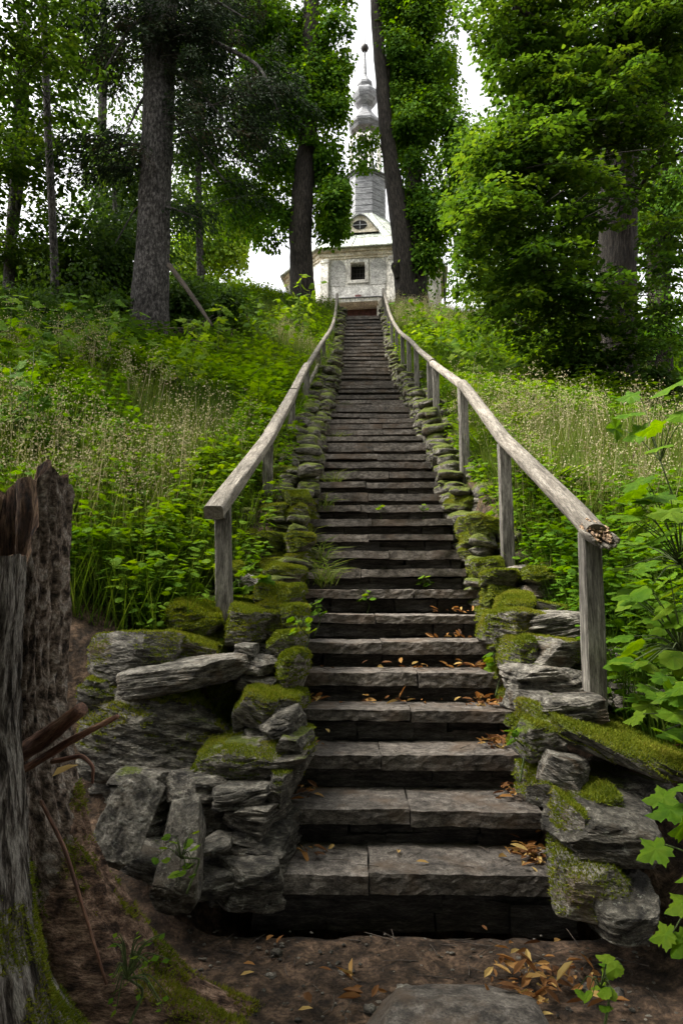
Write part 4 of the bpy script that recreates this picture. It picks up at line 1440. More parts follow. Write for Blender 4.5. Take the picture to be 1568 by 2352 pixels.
def sprays(name, ells, n, per, L, half, size, mat, seed, parent, axis, droop=.25, vert=0.0, tpl=L_OVATE, asp=1.0, clearance=None, twig='bark_linden', tr=.010, upn=.3, scat=.9):
    """Crown of flat leafy sprays, each on a thin drooping branch that points away from the trunk axis."""
    r = np.random.default_rng(seed)
    E = np.array(ells, float)
    p = E[:, 6] * (E[:, 3] * E[:, 4] * E[:, 5]) ** .67
    k = r.choice(len(E), n, p=p / p.sum())
    d = r.normal(size=(n, 3))
    d /= np.linalg.norm(d, axis=1)[:, None]
    C = E[k, :3] + d * (r.random(n) ** .45 * 1.05)[:, None] * E[k, 3:6]
    out = C[:, :2] - np.asarray(axis)[None, :2]
    an = np.arctan2(out[:, 1], out[:, 0]) + r.normal(0, scat, n)
    H = np.stack([np.cos(an), np.sin(an), np.zeros(n)], -1)
    Sd = np.stack([-np.sin(an), np.cos(an), np.zeros(n)], -1)
    Ls = L * r.uniform(.6, 1.25, n)
    dr = droop * r.uniform(.4, 1.6, n)
    m = n * per
    ci = np.repeat(np.arange(n), per)
    u = r.random(m) ** .75
    v = r.uniform(-1, 1, m)
    wv = half * np.sin(PI * np.clip(.12 + .86 * u, 0, 1)) ** .7 * r.uniform(.7, 1.2, m)

    def axis_pt(ci_, u_):
        return C[ci_] + H[ci_] * ((u_ - .5) * Ls[ci_])[:, None] + np.array([0, 0, 1.0]) * (.12 * u_ - dr[ci_] * u_ ** 2)[:, None] * Ls[ci_][:, None]
    P = axis_pt(ci, u) + Sd[ci] * (v * wv)[:, None] - np.array([0, 0, 1.0]) * (.25 * np.abs(v) ** 2 * wv * (1 + 2 * droop) + vert * r.random(m) * np.abs(v) ** .5)[:, None] + r.normal(0, .035, (m, 3))
    A = Sd[ci] * np.sign(v)[:, None] * .7 + H[ci] * .6 + r.normal(0, .3, (m, 3))
    A[:, 2] -= .35 + 2.2 * vert
    Nn = np.array([0, 0, 1.0]) + r.normal(0, upn, (m, 3)) - H[ci] * .15
    S = size * r.uniform(.55, 1.25, m)
    rnd = np.clip(r.random(n)[ci] * .6 + r.random(m) * .4, 0, 1)
    if clearance is not None:
        keep = clearance(P)
        P, A, Nn, S, rnd = P[keep], A[keep], Nn[keep], S[keep], rnd[keep]
    tb = []
    uu = np.linspace(-.25, 1, 6)
    for i in range(n):
        q = axis_pt(np.full(6, i), uu)
        if clearance is None or clearance(q).all():
            tb.append(tube(q, np.linspace(tr, tr * .3, 6), 4, 6, cap=False))
    V, F = scatter_geo(tpl, P, A, Nn, S, S * asp)
    rv = np.repeat(rnd, len(tpl[0]))
    Vs, Fs, k_ = [V], [F], len(V)
    for tv, tf, _l in tb:
        Vs.append(tv)
        Fs.append(np.r_[tf[:, [0, 1, 2]], tf[:, [0, 2, 3]]] + k_)
        k_ += len(tv)
    V, F2 = np.concatenate(Vs), np.concatenate(Fs)
    o = mk(name, V, F2, M[mat], parent, False, {'rnd': np.r_[rv, np.zeros(len(V) - len(rv))]})
    o.data.materials.append(M[twig])
    o.data.polygons.foreach_set('material_index', np.r_[np.zeros(len(F), np.int32), np.ones(len(F2) - len(F), np.int32)])
    return o


def lumps(poly, n, r0, r1, D, seed, depth=1.1):
    """Many small leafy lumps inside a pixel outline [(y, x left, x right)]."""
    r = np.random.default_rng(seed)
    ys = np.array([q[0] for q in poly], float)
    out = []
    for _ in range(n):
        y = r.uniform(ys.min(), ys.max())
        a, b = np.interp(y, ys, [q[1] for q in poly]), np.interp(y, ys, [q[2] for q in poly])
        rr = r.uniform(r0, r1)
        t = r.random() if r.random() < .5 else float(r.random() < .5)
        x = a + rr * .7 + (b - a - 1.4 * rr) * t
        out.append(ell(x, y, D + r.uniform(-.9, .9), rr, rr * r.uniform(.8, 1.2), r.uniform(.5, depth), 1.0))
    return out


def tree(name, label, cat, D, path, widths, bark, seed, limbs=(), group=None, seg=20, n=60, rough=.10, Ds=None):
    """trunk from a pixel path at distance D (base first); widths in pixels."""
    pts = np.array([at(px, py, D if Ds is None else Ds[i]) for i, (px, py) in enumerate(path)])
    s = np.linalg.norm(pts - CAM, axis=1) / FPX
    rad = np.array(widths, float) * s / 2
    base = pts[0].copy()
    pts[0, 2] -= .3
    t = thing(name, label, cat, base, group)
    L = [tube(pts, rad, seg, n, rough, (3.0, 2.0), seed)]
    for lp, lwid in limbs:
        q = np.array([at(a, b, c) for a, b, c in lp])
        L.append(tube(q, np.array(lwid) * np.linalg.norm(q - CAM, axis=1) / FPX / 2, 8, 14, .12, (2, 3), seed + 1))
    tubes(L, M[bark], 'trunk', t)
    return t


def sky_gap(P):
    v = P - CAM
    z = v @ FWD
    px, py = 784 + FPX * (v @ RGT) / z, 1176 - FPX * (v @ UPV) / z
    q = .35 * vnoise(P * .8, 3)
    bad = np.zeros(len(P), bool)
    for cx, cy, rx, ry in ((1068, 130, 44, 130), (548, 150, 32, 60), (605, 600, 42, 62), (150, 380, 45, 80), (590, 70, 20, 60), (1008, 595, 26, 75)):
        bad |= ((px - cx) / rx) ** 2 + ((py - cy) / ry) ** 2 + q < 1
    return ~bad


# --- spruce left
t1 = tree('spruce_tree', 'tall spruce with a straight thick bare grey trunk left of the stairs', 'tree', 13.0,
          [(338, 800), (345, 700), (352, 560), (358, 420), (365, 200), (371, 0), (378, -300), (384, -600)], [100, 78, 67, 62, 58, 56, 48, 36], 'bark_spruce', 3, seg=40, n=160, rough=.13,
          limbs=[(((355, 340, 13), (300, 330, 13), (240, 350, 12.6)), (9, 6, 3)), (((358, 180, 13), (320, 240, 13), (280, 330, 12.6)), (7, 5, 3)), (((352, 450, 13), (310, 480, 13), (265, 560, 12.8)), (6, 4, 2)),
                 (((372, 60, 13), (480, 90, 12.5), (600, 150, 12), (640, 260, 11.8)), (12, 9, 7, 3)), (((366, 130, 13), (450, 200, 12.5), (560, 330, 12.2)), (9, 6, 3)), (((362, 230, 13), (430, 300, 12.6), (520, 420, 12.4)), (8, 5, 3)),
                 (((350, 470, 13), (400, 480, 12.8), (455, 500, 12.6)), (8, 6, 3)), (((371, 20, 13), (300, 60, 12.6), (240, 160, 12.4)), (9, 6, 3)), (((375, -60, 13), (460, -20, 12.5), (560, 40, 12.2)), (9, 6, 3))])
sprays('crown', [ell(450, 60, 12.6, 80, 90, .8, 1.5), ell(540, 250, 12.2, 70, 100, .6, .8), ell(610, 200, 11.9, 50, 80, .5, .7), ell(450, 230, 12.6, 60, 120, .7, .8), ell(415, 490, 12.9, 45, 18, .4, .5), ell(250, 335, 12.7, 90, 40, .7, .9),
                ell(250, 120, 12.6, 80, 80, .7, .3), ell(310, 10, 12.8, 70, 50, .7, .5), ell(560, 390, 12.3, 40, 60, .4, .3), ell(450, -120, 13, 130, 90, 1.2, .6), ell(390, 60, 12.6, 40, 80, .4, .6)],
       230, 190, 1.15, .24, .10, 'needle', 31, t1, at(360, 300, 13), droop=.30, vert=.26, tpl=L_NEEDLE, asp=1.5, twig='bark_spruce', tr=.009, upn=.8, scat=.5)
# --- slim maples at the left edge
GR = 'slim trees at the left edge of the wood'
t2 = tree('maple_tree', 'slim pale maple trunk rising from the dark bank at the left', 'tree', 15.0, [(132, 750), (124, 560), (112, 320), (103, 120), (96, -200)], [18, 15, 14, 12, 10], 'bark_spruce', 5, seg=14)
sprays('crown', [ell(30, 120, 11, 100, 120, 1.4, 1.2), ell(95, 210, 12, 50, 80, 1.0, .6), ell(10, 20, 11, 110, 80, 1.2, 1), ell(140, 20, 13, 70, 50, 1, .5), ell(60, -260, 13, 330, 170, 2.2, 1.2), ell(330, -420, 16, 260, 120, 2.5, 1.0)], 170, 120, 1.6, .45, .10, 'lime', 32, t2, at(110, 320, 15), droop=.3)  # clumps far above the frame are added to shade the left bank
t3 = tree('maple_tree', 'thin dark trunk at the far left edge behind the slim pale maple', 'tree', 18.0, [(18, 700), (30, 480), (44, 250), (52, 0), (58, -150)], [22, 19, 17, 15, 12], 'bark_spruce', 6, seg=12,
          limbs=[(((24, 600, 18), (48, 430, 18), (60, 260, 18.2), (64, 60, 18.2)), (12, 14, 12, 10))])
sprays('crown', [ell(30, 380, 17, 110, 90, 1.5, 1), ell(60, 560, 18, 120, 70, 1.5, 1), ell(40, 180, 17.5, 130, 100, 1.5, 1)], 120, 120, 1.8, .5, .13, 'lime', 33, t3, at(30, 400, 18), droop=.3)
# --- background wood on the left
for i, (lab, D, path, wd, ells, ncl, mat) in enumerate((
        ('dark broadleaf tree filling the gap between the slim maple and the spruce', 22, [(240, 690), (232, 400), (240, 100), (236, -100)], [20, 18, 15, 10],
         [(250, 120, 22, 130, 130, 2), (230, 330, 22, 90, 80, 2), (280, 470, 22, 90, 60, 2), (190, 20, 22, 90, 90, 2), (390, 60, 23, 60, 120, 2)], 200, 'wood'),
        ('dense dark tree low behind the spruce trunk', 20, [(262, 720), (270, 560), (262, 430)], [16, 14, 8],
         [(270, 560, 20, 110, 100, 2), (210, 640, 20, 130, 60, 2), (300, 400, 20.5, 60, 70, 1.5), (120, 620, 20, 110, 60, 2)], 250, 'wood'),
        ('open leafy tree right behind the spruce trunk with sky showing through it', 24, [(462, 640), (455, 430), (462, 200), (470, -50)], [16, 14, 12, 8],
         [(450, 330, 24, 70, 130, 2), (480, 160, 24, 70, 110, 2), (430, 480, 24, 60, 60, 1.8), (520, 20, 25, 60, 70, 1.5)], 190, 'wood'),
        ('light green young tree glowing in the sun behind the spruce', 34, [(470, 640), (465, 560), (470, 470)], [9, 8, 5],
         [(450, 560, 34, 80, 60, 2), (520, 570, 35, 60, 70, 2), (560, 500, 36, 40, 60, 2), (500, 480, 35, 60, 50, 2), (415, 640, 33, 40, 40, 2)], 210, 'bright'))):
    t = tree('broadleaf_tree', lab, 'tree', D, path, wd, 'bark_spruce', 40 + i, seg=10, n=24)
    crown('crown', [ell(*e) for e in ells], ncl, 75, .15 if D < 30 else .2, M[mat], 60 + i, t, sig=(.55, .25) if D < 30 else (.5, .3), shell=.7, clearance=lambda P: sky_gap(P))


# --- the two lindens in front of the chapel
def clear_left(P):
    v = P - CAM
    z = v @ FWD
    px, py = 784 + FPX * (v @ RGT) / z, 1176 - FPX * (v @ UPV) / z
    jit = 20 * vnoise(P * 1.3, 6)
    lim = np.interp(py, [-100, 60, 150, 250, 330, 400, 470, 530, 580], [818, 812, 806, 804, 790, 802, 810, 798, 772])
    lo = 480
    return ~((np.abs(px - 697 - (py - 480) * -.02) < 25) & (py > 330) & (P[:, 1] < 26.1)) & (px + jit < lim) & (px + jit > lo) & (py < 575 + jit)


def clear_right(P):
    v = P - CAM
    z = v @ FWD
    px, py = 784 + FPX * (v @ RGT) / z, 1176 - FPX * (v @ UPV) / z
    jit = 14 * vnoise(P * 1.3, 9)
    tl = np.interp(py, [-100, 40, 160, 300, 430, 540, 640], [856, 866, 876, 888, 908, 924, 932])
    left_ok = (py > 290) & (py < 400) & (px > 800) & (np.abs(_hash(np.arange(len(P)), np.arange(len(P)), 0, 3)) < .85)
    hi = np.interp(py, [-100, 60, 140, 220, 300, 380], [1075, 1058, 1058, 1082, 1112, 1120])
    return ((px + .5 * jit > tl - 8) | left_ok) & (px + jit < hi) & ~((np.abs(px - tl) < 16) & (py > 120) & (P[:, 1] < 26.8))


t4 = tree('linden_tree', 'old linden with a dense leafy column growing down its trunk, left of the chapel front', 'tree', 26.0,
          [(697, 720), (693, 620), (689, 540), (695, 440), (706, 340), (712, 200), (715, 0), (716, -200)], [60, 50, 48, 44, 38, 34, 28, 20], 'bark_linden', 7, seg=28, n=90, rough=.12)
crown('crown', lumps([(-90, 560, 800), (0, 545, 805), (120, 548, 800), (220, 575, 798), (300, 560, 775), (380, 515, 785), (450, 510, 805), (520, 525, 800), (560, 560, 770)], 60, 26, 48, 26.0, 5) + [ell(690, 200, 26.4, 70, 260, 1.2, 2.0), ell(600, 450, 26.4, 60, 80, 1.0, 1.2)],
      1050, 75, .16, M['lime_dark'], 71, t4, sig=(.27, .20), droop=.5, asp=1.1, clearance=clear_left)
t5 = tree('linden_tree', 'old forked linden leaning left in front of the chapel turret, leafy along its right side', 'tree', 26.5,
          [(938, 740), (930, 640), (922, 540), (906, 430), (886, 300), (874, 160), (864, 40), (856, -100)], [56, 48, 42, 35, 28, 23, 20, 15], 'bark_linden', 8, seg=28, n=90, rough=.14,
          limbs=[(((955, 700, 26.8), (952, 600, 26.8), (946, 500, 26.9), (952, 400, 27), (940, 250, 27)), (56, 46, 40, 32, 20)), (((888, 310, 26.5), (890, 180, 26.7), (892, 60, 26.8)), (12, 9, 8)), (((915, 600, 26.2), (905, 610, 26.1), (912, 640, 26.2)), (10, 16, 10))])
crown('crown', lumps([(-90, 880, 1030), (30, 885, 1025), (130, 890, 1030), (230, 900, 1050), (310, 905, 1088), (400, 925, 1085), (470, 935, 1060), (520, 945, 1000), (620, 955, 985)], 60, 24, 46, 27.0, 6) + [ell(965, 200, 27.2, 50, 250, 1.2, 2.0), ell(838, 330, 26.5, 26, 46, .6, .9), ell(815, 375, 26.3, 20, 26, .5, .5), ell(868, 10, 26.5, 40, 24, .6, .3), ell(880, 480, 26.8, 10, 40, .4, .12)],
      1000, 75, .16, M['lime_dark'], 72, t5, sig=(.27, .20), droop=.5, asp=1.1, clearance=clear_right)
# --- big linden at the right
def clear_trunk(P):
    v = P - CAM
    z = v @ FWD
    px, py = 784 + FPX * (v @ RGT) / z, 1176 - FPX * (v @ UPV) / z
    gap = fbm(np.stack([py * .012, px * .004, py * 0], -1), 2, 4)
    front = P[:, 1] < 14.2
    jit = 26 * vnoise(P * 1.6, 12)
    lo = np.interp(py, [-100, 20, 90, 240, 300, 400, 480, 640], [1020, 1030, 1100, 1105, 1080, 1040, 1000, 1000])
    return (px + jit > lo) & ~((px < 1045) & (py > 530)) & ~(front & (np.abs(px - 1418) < 44) & (gap > .34)) & ~(front & (py > 830) & (np.abs(px - 1415) < 70))


t6 = tree('linden_tree', 'huge linden at the right with a thick furrowed trunk and drooping leafy branches', 'tree', 14.0,
          [(1418, 960), (1416, 860), (1414, 700), (1418, 500), (1422, 300), (1425, 100), (1430, -200)], [100, 84, 76, 72, 66, 60, 50], 'bark_linden', 9, seg=44, n=150, rough=.13,
          limbs=[(((1408, 420, 14), (1330, 410, 12.5), (1230, 340, 11.4), (1170, 300, 11)), (14, 9, 6, 4)),
                 (((1412, 130, 14), (1310, 90, 12.5), (1180, 20, 11.5)), (22, 18, 12)), 
                 (((1425, 500, 14), (1500, 380, 13), (1568, 350, 12)), (10, 8, 6))])
spr = []
r = np.random.default_rng(99)
for (px, py, D, rx, ry, rd, wg) in (
        (1150, 480, 11, 120, 60, 1.0, 1.1), (1100, 590, 11, 90, 50, .9, .9), (1230, 560, 11.5, 120, 60, 1.0, 1.0), (1200, 660, 11.5, 120, 50, 1.0, 1.0), (1310, 690, 12, 90, 60, 1.0, .9), (1180, 350, 11.5, 110, 80, 1.0, 1.0),
        (1300, 300, 12, 120, 90, 1.0, 1.0), (1250, 180, 12, 110, 90, 1.0, .8), (1180, 40, 12, 130, 50, 1.2, .9), (1350, 60, 12, 150, 90, 1.2, 1.1), (1290, 430, 11.5, 110, 60, 1.0, 1.0), (1380, 530, 11.6, 60, 50, .7, .7),
        (1350, 770, 12.5, 110, 60, 1.0, .9), (1240, 770, 13, 110, 50, 1.0, .7), (1480, 300, 12, 70, 130, 1.0, .7), (1510, 560, 12, 60, 90, 1.0, .7), (1500, 100, 12, 90, 100, 1.2, .9), (1470, 750, 12.5, 70, 70, .9, .7), (1420, 200, 11.5, 60, 60, .6, .7),
        (1080, 90, 12, 60, 70, .9, .25), (1420, 620, 11.5, 50, 50, .5, .4), (1400, -100, 12, 200, 80, 1.6, .5)):
    spr.append(ell(px, py, D, rx, ry, rd, wg))
sprays('crown', spr, 400, 150, 1.7, .46, .10, 'lime', 73, t6, at(1418, 500, 14.0), droop=.34, clearance=clear_trunk, scat=.8)
t7 = tree('linden_tree', 'dark second trunk right of the huge linden', 'tree', 17.5, [(1516, 940), (1512, 700), (1510, 450), (1514, 200), (1520, -100)], [52, 44, 40, 36, 30], 'bark_linden', 10, seg=22, n=50,
          limbs=[(((1512, 450, 17.5), (1550, 400, 17), (1600, 380, 17)), (16, 12, 9)), (((1512, 620, 17.5), (1480, 560, 17), (1440, 520, 17)), (10, 8, 5))])
crown('crown', [ell(1510, 150, 17, 90, 160, 1.6, 1), ell(1540, 450, 17, 70, 140, 1.5, 1), ell(1500, 750, 17.5, 90, 90, 1.4, .9), ell(1440, 800, 18, 90, 60, 1.4, .6)], 240, 75, .12, M['lime_dark'], 74, t7, sig=(.42, .16))
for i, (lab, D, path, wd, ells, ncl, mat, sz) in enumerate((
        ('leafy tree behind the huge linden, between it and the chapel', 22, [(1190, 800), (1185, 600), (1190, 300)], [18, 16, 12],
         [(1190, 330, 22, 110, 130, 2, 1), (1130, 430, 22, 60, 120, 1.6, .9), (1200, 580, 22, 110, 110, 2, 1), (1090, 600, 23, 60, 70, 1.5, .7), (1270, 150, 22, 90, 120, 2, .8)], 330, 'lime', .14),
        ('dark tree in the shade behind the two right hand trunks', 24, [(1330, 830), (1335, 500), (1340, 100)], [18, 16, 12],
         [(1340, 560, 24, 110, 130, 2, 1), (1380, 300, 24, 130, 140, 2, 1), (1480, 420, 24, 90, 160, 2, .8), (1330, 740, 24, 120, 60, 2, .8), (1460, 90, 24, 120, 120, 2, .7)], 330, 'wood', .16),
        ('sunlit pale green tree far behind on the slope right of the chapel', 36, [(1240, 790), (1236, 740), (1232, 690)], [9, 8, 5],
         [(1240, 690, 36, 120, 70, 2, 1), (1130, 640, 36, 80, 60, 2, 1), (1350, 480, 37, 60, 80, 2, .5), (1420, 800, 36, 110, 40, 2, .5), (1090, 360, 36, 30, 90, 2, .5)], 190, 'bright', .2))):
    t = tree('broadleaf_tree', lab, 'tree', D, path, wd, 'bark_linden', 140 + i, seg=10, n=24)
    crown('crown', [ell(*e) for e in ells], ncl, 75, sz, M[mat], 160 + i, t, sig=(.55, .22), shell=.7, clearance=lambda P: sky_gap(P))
# ------------------------------------------------------------------ unseen trees added to shade the foot of the stairs and the left bank
def out_of_frame(P):
    v = P - CAM
    z = v @ FWD
    zz = np.maximum(z, .05)
    px, py = 784 + FPX * (v @ RGT) / zz, 1176 - FPX * (v @ UPV) / zz
    return (z < .1) | (px < -150) | (px > 1720) | (py < -150) | (py > 2500)


for i, (x, y, zc, rx, rz, lab) in enumerate(((-5.0, 1.4, 7.6, 3.3, 2.6, 'unseen leafy tree added for shade beside the viewer on the left of the path'), (-2.6, -3.4, 6.2, 3.0, 2.2, 'unseen leafy tree added for shade just behind the viewer on the left of the path'), (-10.5, 12.0, 14.5, 4.6, 4.2, 'unseen broad tree added to shade the left bank'), (-9.2, 8.4, 12.8, 3.6, 3.0, 'unseen loose tree added beside the viewer to shade the left bank'), (3.6, -1.6, 6.8, 3.2, 2.4, 'unseen leafy tree added for shade behind the viewer on the right of the path'), (.2, -6.5, 6.0, 4.6, 5.2, 'unseen broad tree added for shade on the path side farther behind the viewer'),
                                           (-7.5, -5.5, 5.5, 4.5, 5.5, 'unseen broad tree added for shade far back on the left behind the viewer'), (7.5, -5.5, 5.5, 4.5, 5.5, 'unseen broad tree added for shade far back on the right behind the viewer'))):
    t = thing('added_shade_tree', lab, 'tree', (x, y, 0))
    V1 = tube([(x, y, float(ground(np.array([x]), np.array([y]))[0]) - .3), (x, y, zc * .6), (x + .2, y, zc + 1)], [.3, .26, .2], 16, 30, .1, (3, 2), 7 + i)
    tubes([V1], M['bark_linden'], 'trunk', t)
    crown('crown', [(x, y, zc, rx, rx * .85, rz, 1), (x, y, zc + rz * .8, rx * .8, rx * .8, rz * .6, .6)], 45 if i == 0 else (90 if i == 3 else 240), 60, .32, M['lime_dark'], 300 + i, t, sig=(.7, .3), clearance=out_of_frame)

# ------------------------------------------------------------------ undergrowth
def scr(P):
    v = P - CAM
    z = v @ FWD
    return 784 + FPX * (v @ RGT) / z, 1176 - FPX * (v @ UPV) / z


def bank_points(n, seed, dmin, dmax, xmax=9.0, power=1.6):
    """Random points on both banks, denser near the camera; never on the stairs or walls."""
    r = np.random.default_rng(seed)
    D = dmin + (dmax - dmin) * r.random(n) ** power
    half = np.minimum(xmax, 0.55 * D + 1.0)
    X = (r.random(n) * 2 - 1) * half
    u = X - xc(D)
    edge = np.where(u < 0, np.where(D < 14, 1.3, 1.0), np.where(D < 14, 1.08, .9)) + .1 * r.random(n)
    ok = (np.abs(u) > edge) & ~((X < .3) & (D < 4.15)) & ~((X > .3) & (D < 3.3 + .0 * X))
    X, D = X[ok], D[ok]
    return np.stack([X, D, ground(X, D)], -1), r


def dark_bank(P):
    """Mask of the upper left bank, where darker leaves and thinned grass stand in for shade."""
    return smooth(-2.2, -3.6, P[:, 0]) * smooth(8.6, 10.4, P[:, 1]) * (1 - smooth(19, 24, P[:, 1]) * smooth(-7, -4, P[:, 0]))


# grass
P, r = bank_points(210000, 1, 3.3, 30, 9, 1.25)
P = P[(dark_bank(P) < .5) | (r.random(len(P)) < .04)]
re = np.random.default_rng(12)
De = re.uniform(4.2, 27, 16000)
Xe = xc(De) + np.where(re.random(16000) < .5, -1, 1) * (re.uniform(.98, 1.6, 16000) + np.where((De < 14), .16, 0))
P = np.r_[P, np.stack([Xe, De, ground(Xe, De)], -1)]
m = len(P)
hay = -.12 + fbm(P * np.array([.55, .55, 0]), 3, 44) + .45 * np.exp(-((P[:, 1] - 7.6) / 2.2) ** 2)
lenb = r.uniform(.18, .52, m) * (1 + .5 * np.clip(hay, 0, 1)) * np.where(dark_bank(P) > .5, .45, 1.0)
az = r.uniform(0, 2 * PI, m)
lean = r.uniform(.1, .75, m)
A = np.stack([np.cos(az) * lean, np.sin(az) * lean, np.ones(m)], -1)
Nn = np.stack([np.cos(az), np.sin(az), -.3 + 0 * az], -1) + r.normal(0, .5, (m, 3))
rnd = np.clip(.3 + .55 * hay + r.normal(0, .2, m), 0, 1)
go = scatter('grass', L_BLADE, P, A, Nn, lenb, rnd, M['grass'], None, W=r.uniform(.003, .008, m) * (1 + P[:, 1] / 14))
tag(go, 'green grass growing over both banks', 'grass', None, 'stuff')

# short growth on the soil between the wall stones and the banks
r = np.random.default_rng(71)
n = 9000
De = r.uniform(4.1, 20, n)
sg = np.where(r.random(n) < .5, -1, 1)
Xe = xc(De) + sg * np.where(sg < 0, r.uniform(.95, 1.4, n), r.uniform(.95, 1.35, n))
P = np.stack([Xe, De, ground(Xe, De)], -1)
az = r.uniform(0, 2 * PI, n)
ln = r.uniform(.2, 1.2, n)
A = np.stack([np.cos(az) * ln, np.sin(az) * ln, np.ones(n)], -1)
o = scatter('grass', L_BLADE, P, A, r.normal(size=(n, 3)), r.uniform(.06, .2, n), r.uniform(.1, .7, n), M['grass'], None, W=r.uniform(.004, .009, n))
tag(o, 'short grass on the soil along the outer side of the stone walls', 'grass', None, 'stuff')
n = 900
De = r.uniform(4.1, 18, n)
sg = np.where(r.random(n) < .5, -1, 1)
Xe = xc(De) + sg * r.uniform(.98, 1.35, n)
P = np.stack([Xe, De, ground(Xe, De)], -1)

# flowering dry grass: stalk with a loose panicle of seeds
P, r = bank_points(9000, 2, 4.2, 27, 8, 1.1)
hay = fbm(P * np.array([.55, .55, 0]), 3, 44) + .55 * np.exp(-((P[:, 1] - 7.8) / 2.0) ** 2) + .25 * smooth(19, 24, P[:, 1]) * (np.abs(P[:, 0]) < 3.5) - dark_bank(P)
P = P[hay > .36]
m = len(P)
hgt = r.uniform(.5, .95, m)
az = r.uniform(0, 2 * PI, m)
ln = r.uniform(.05, .35, m)
A = np.stack([np.cos(az) * ln, np.sin(az) * ln, np.ones(m)], -1)
A /= np.linalg.norm(A, axis=1)[:, None]
V1, F1 = scatter_geo(L_BLADE, P, A, r.normal(size=(m, 3)), hgt, W=np.full(m, .006) * (1 + P[:, 1] / 20))
ns = 30
tt = r.uniform(.62, 1.02, (m, ns))
Q = P[:, None] + A[:, None] * (hgt[:, None] * tt)[..., None] + r.normal(size=(m, ns, 3)) * (.055 * (1.1 - np.abs(tt - .75)))[..., None] * np.array([1, 1, .4])
Q = Q.reshape(-1, 3)
Ax = r.normal(size=Q.shape) * .6 + np.array([0, 0, .5])
V2, F2 = scatter_geo(L_DIAM, Q, Ax, r.normal(size=Q.shape), r.uniform(.010, .022, len(Q)) * (1 + .03 * Q[:, 1]))
hv, hf = np.r_[V1, V2], np.r_[F1, F2 + len(V1)]
rn = np.r_[np.repeat(r.random(m), len(L_BLADE[0])), np.repeat(np.repeat(r.random(m), ns) * .6 + r.random(m * ns) * .4, len(L_DIAM[0]))]
ho = mk('dry_grass', hv, hf, M['hay'], None, False, {'rnd': rn})
tag(ho, 'tall straw coloured flowering grass standing on the banks', 'grass', None, 'stuff')


LOWP = (np.stack([Xe, De, ground(Xe, De)], -1))


# leafy herbs: stems with opposite leaves in tiers
def herbs(name, P, r, hmin, hmax, leaf, tiers, mat, tpl=L_OVATE, stem_w=.006, spread=1.0, tone=0.0):
    m = len(P)
    h = r.uniform(hmin, hmax, m)
    az = r.uniform(0, 2 * PI, m)
    ln = r.uniform(0, .35, m)
    A = np.stack([np.cos(az) * ln, np.sin(az) * ln, np.ones(m)], -1)
    A /= np.linalg.norm(A, axis=1)[:, None]
    V1, F1 = scatter_geo(L_BLADE, P, A, r.normal(size=(m, 3)), h * 1.02, W=stem_w * (1 + P[:, 1] / 15))
    n = tiers * 3
    tt = np.linspace(.35, 1.0, tiers)
    tq = np.repeat(tt[None], m, 0) + r.normal(0, .03, (m, tiers))
    C = P[:, None] + A[:, None] * (h[:, None] * tq)[..., None]
    la = r.uniform(0, 2 * PI, (m, tiers))[..., None] + np.array([0, 2.1, 4.2]) + r.normal(0, .3, (m, tiers, 3))
    dirv = np.stack([np.cos(la), np.sin(la), r.uniform(-.35, .35, la.shape)], -1)
    sz = leaf * r.uniform(.6, 1.25, la.shape) * (1.15 - .5 * np.abs(tq - .7))[..., None] * (h / ((hmin + hmax) / 2))[:, None, None] ** .5
    Q = C[:, :, None] + dirv * (sz * .35 * spread)[..., None]
    Q, dirv, sz = Q.reshape(-1, 3), dirv.reshape(-1, 3), sz.reshape(-1)
    Nn = np.array([0, 0, 1.0]) + r.normal(0, .3, Q.shape)
    V2, F2 = scatter_geo(tpl, Q, dirv, Nn, sz)
    k = m * tiers * 3
    pr = np.clip(.5 + tone + .6 * fbm(P * np.array([.8, .8, 0]), 3, 9) + r.normal(0, .12, m), 0, 1)
    rn = np.r_[np.repeat(pr * .5, len(L_BLADE[0])), np.repeat(np.clip(np.repeat(pr, tiers * 3) * .7 + r.random(k) * .3, 0, 1), len(tpl[0]))]
    return mk(name, np.r_[V1, V2], np.r_[F1, F2 + len(V1)], mat, None, False, {'rnd': rn})


P, r = bank_points(7000, 3, 3.4, 11.5, 6, .9)
dens = fbm(P * np.array([.6, .6, 0]), 3, 91) + .55 * smooth(6.8, 5.2, P[:, 1]) - .08
P = P[dens > 0]
De = re.uniform(4.2, 12, 700)
Xe = xc(De) + np.where(re.random(700) < .5, -1, 1) * (re.uniform(1.25, 1.7, 700))
P = np.r_[P, np.stack([Xe, De, ground(Xe, De)], -1)]
tag(herbs('ground_cover', P, r, .2, .5, .062, 6, M['herb'], tpl=L_TOOTH), 'leafy green herbs covering the near banks', 'ground cover', None, 'stuff')
tag(herbs('ground_cover', LOWP, np.random.default_rng(8), .06, .2, .055, 3, M['herb'], tpl=L_TOOTH), 'low leafy weeds along the outer side of the stone walls', 'ground cover', None, 'stuff')
P, r = bank_points(9000, 4, 9, 31, 12, .9)
dens = fbm(P * np.array([.45, .45, 0]), 3, 92)
P = P[(dens > -.05) & (dark_bank(P) < .25)]
tag(herbs('ground_cover', P, r, .25, .65, .10, 5, M['herb'], tpl=L_DIAM, tone=.1), 'leafy weeds covering the upper banks beside the stairs', 'ground cover', None, 'stuff')
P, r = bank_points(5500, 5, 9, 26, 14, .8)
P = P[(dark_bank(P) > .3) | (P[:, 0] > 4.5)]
tag(herbs('ground_cover', P, r, .2, .6, .14, 4, M['wood'], tpl=L_DIAM), 'undergrowth in leaf colours darkened for the shade under the trees', 'ground cover', None, 'stuff')


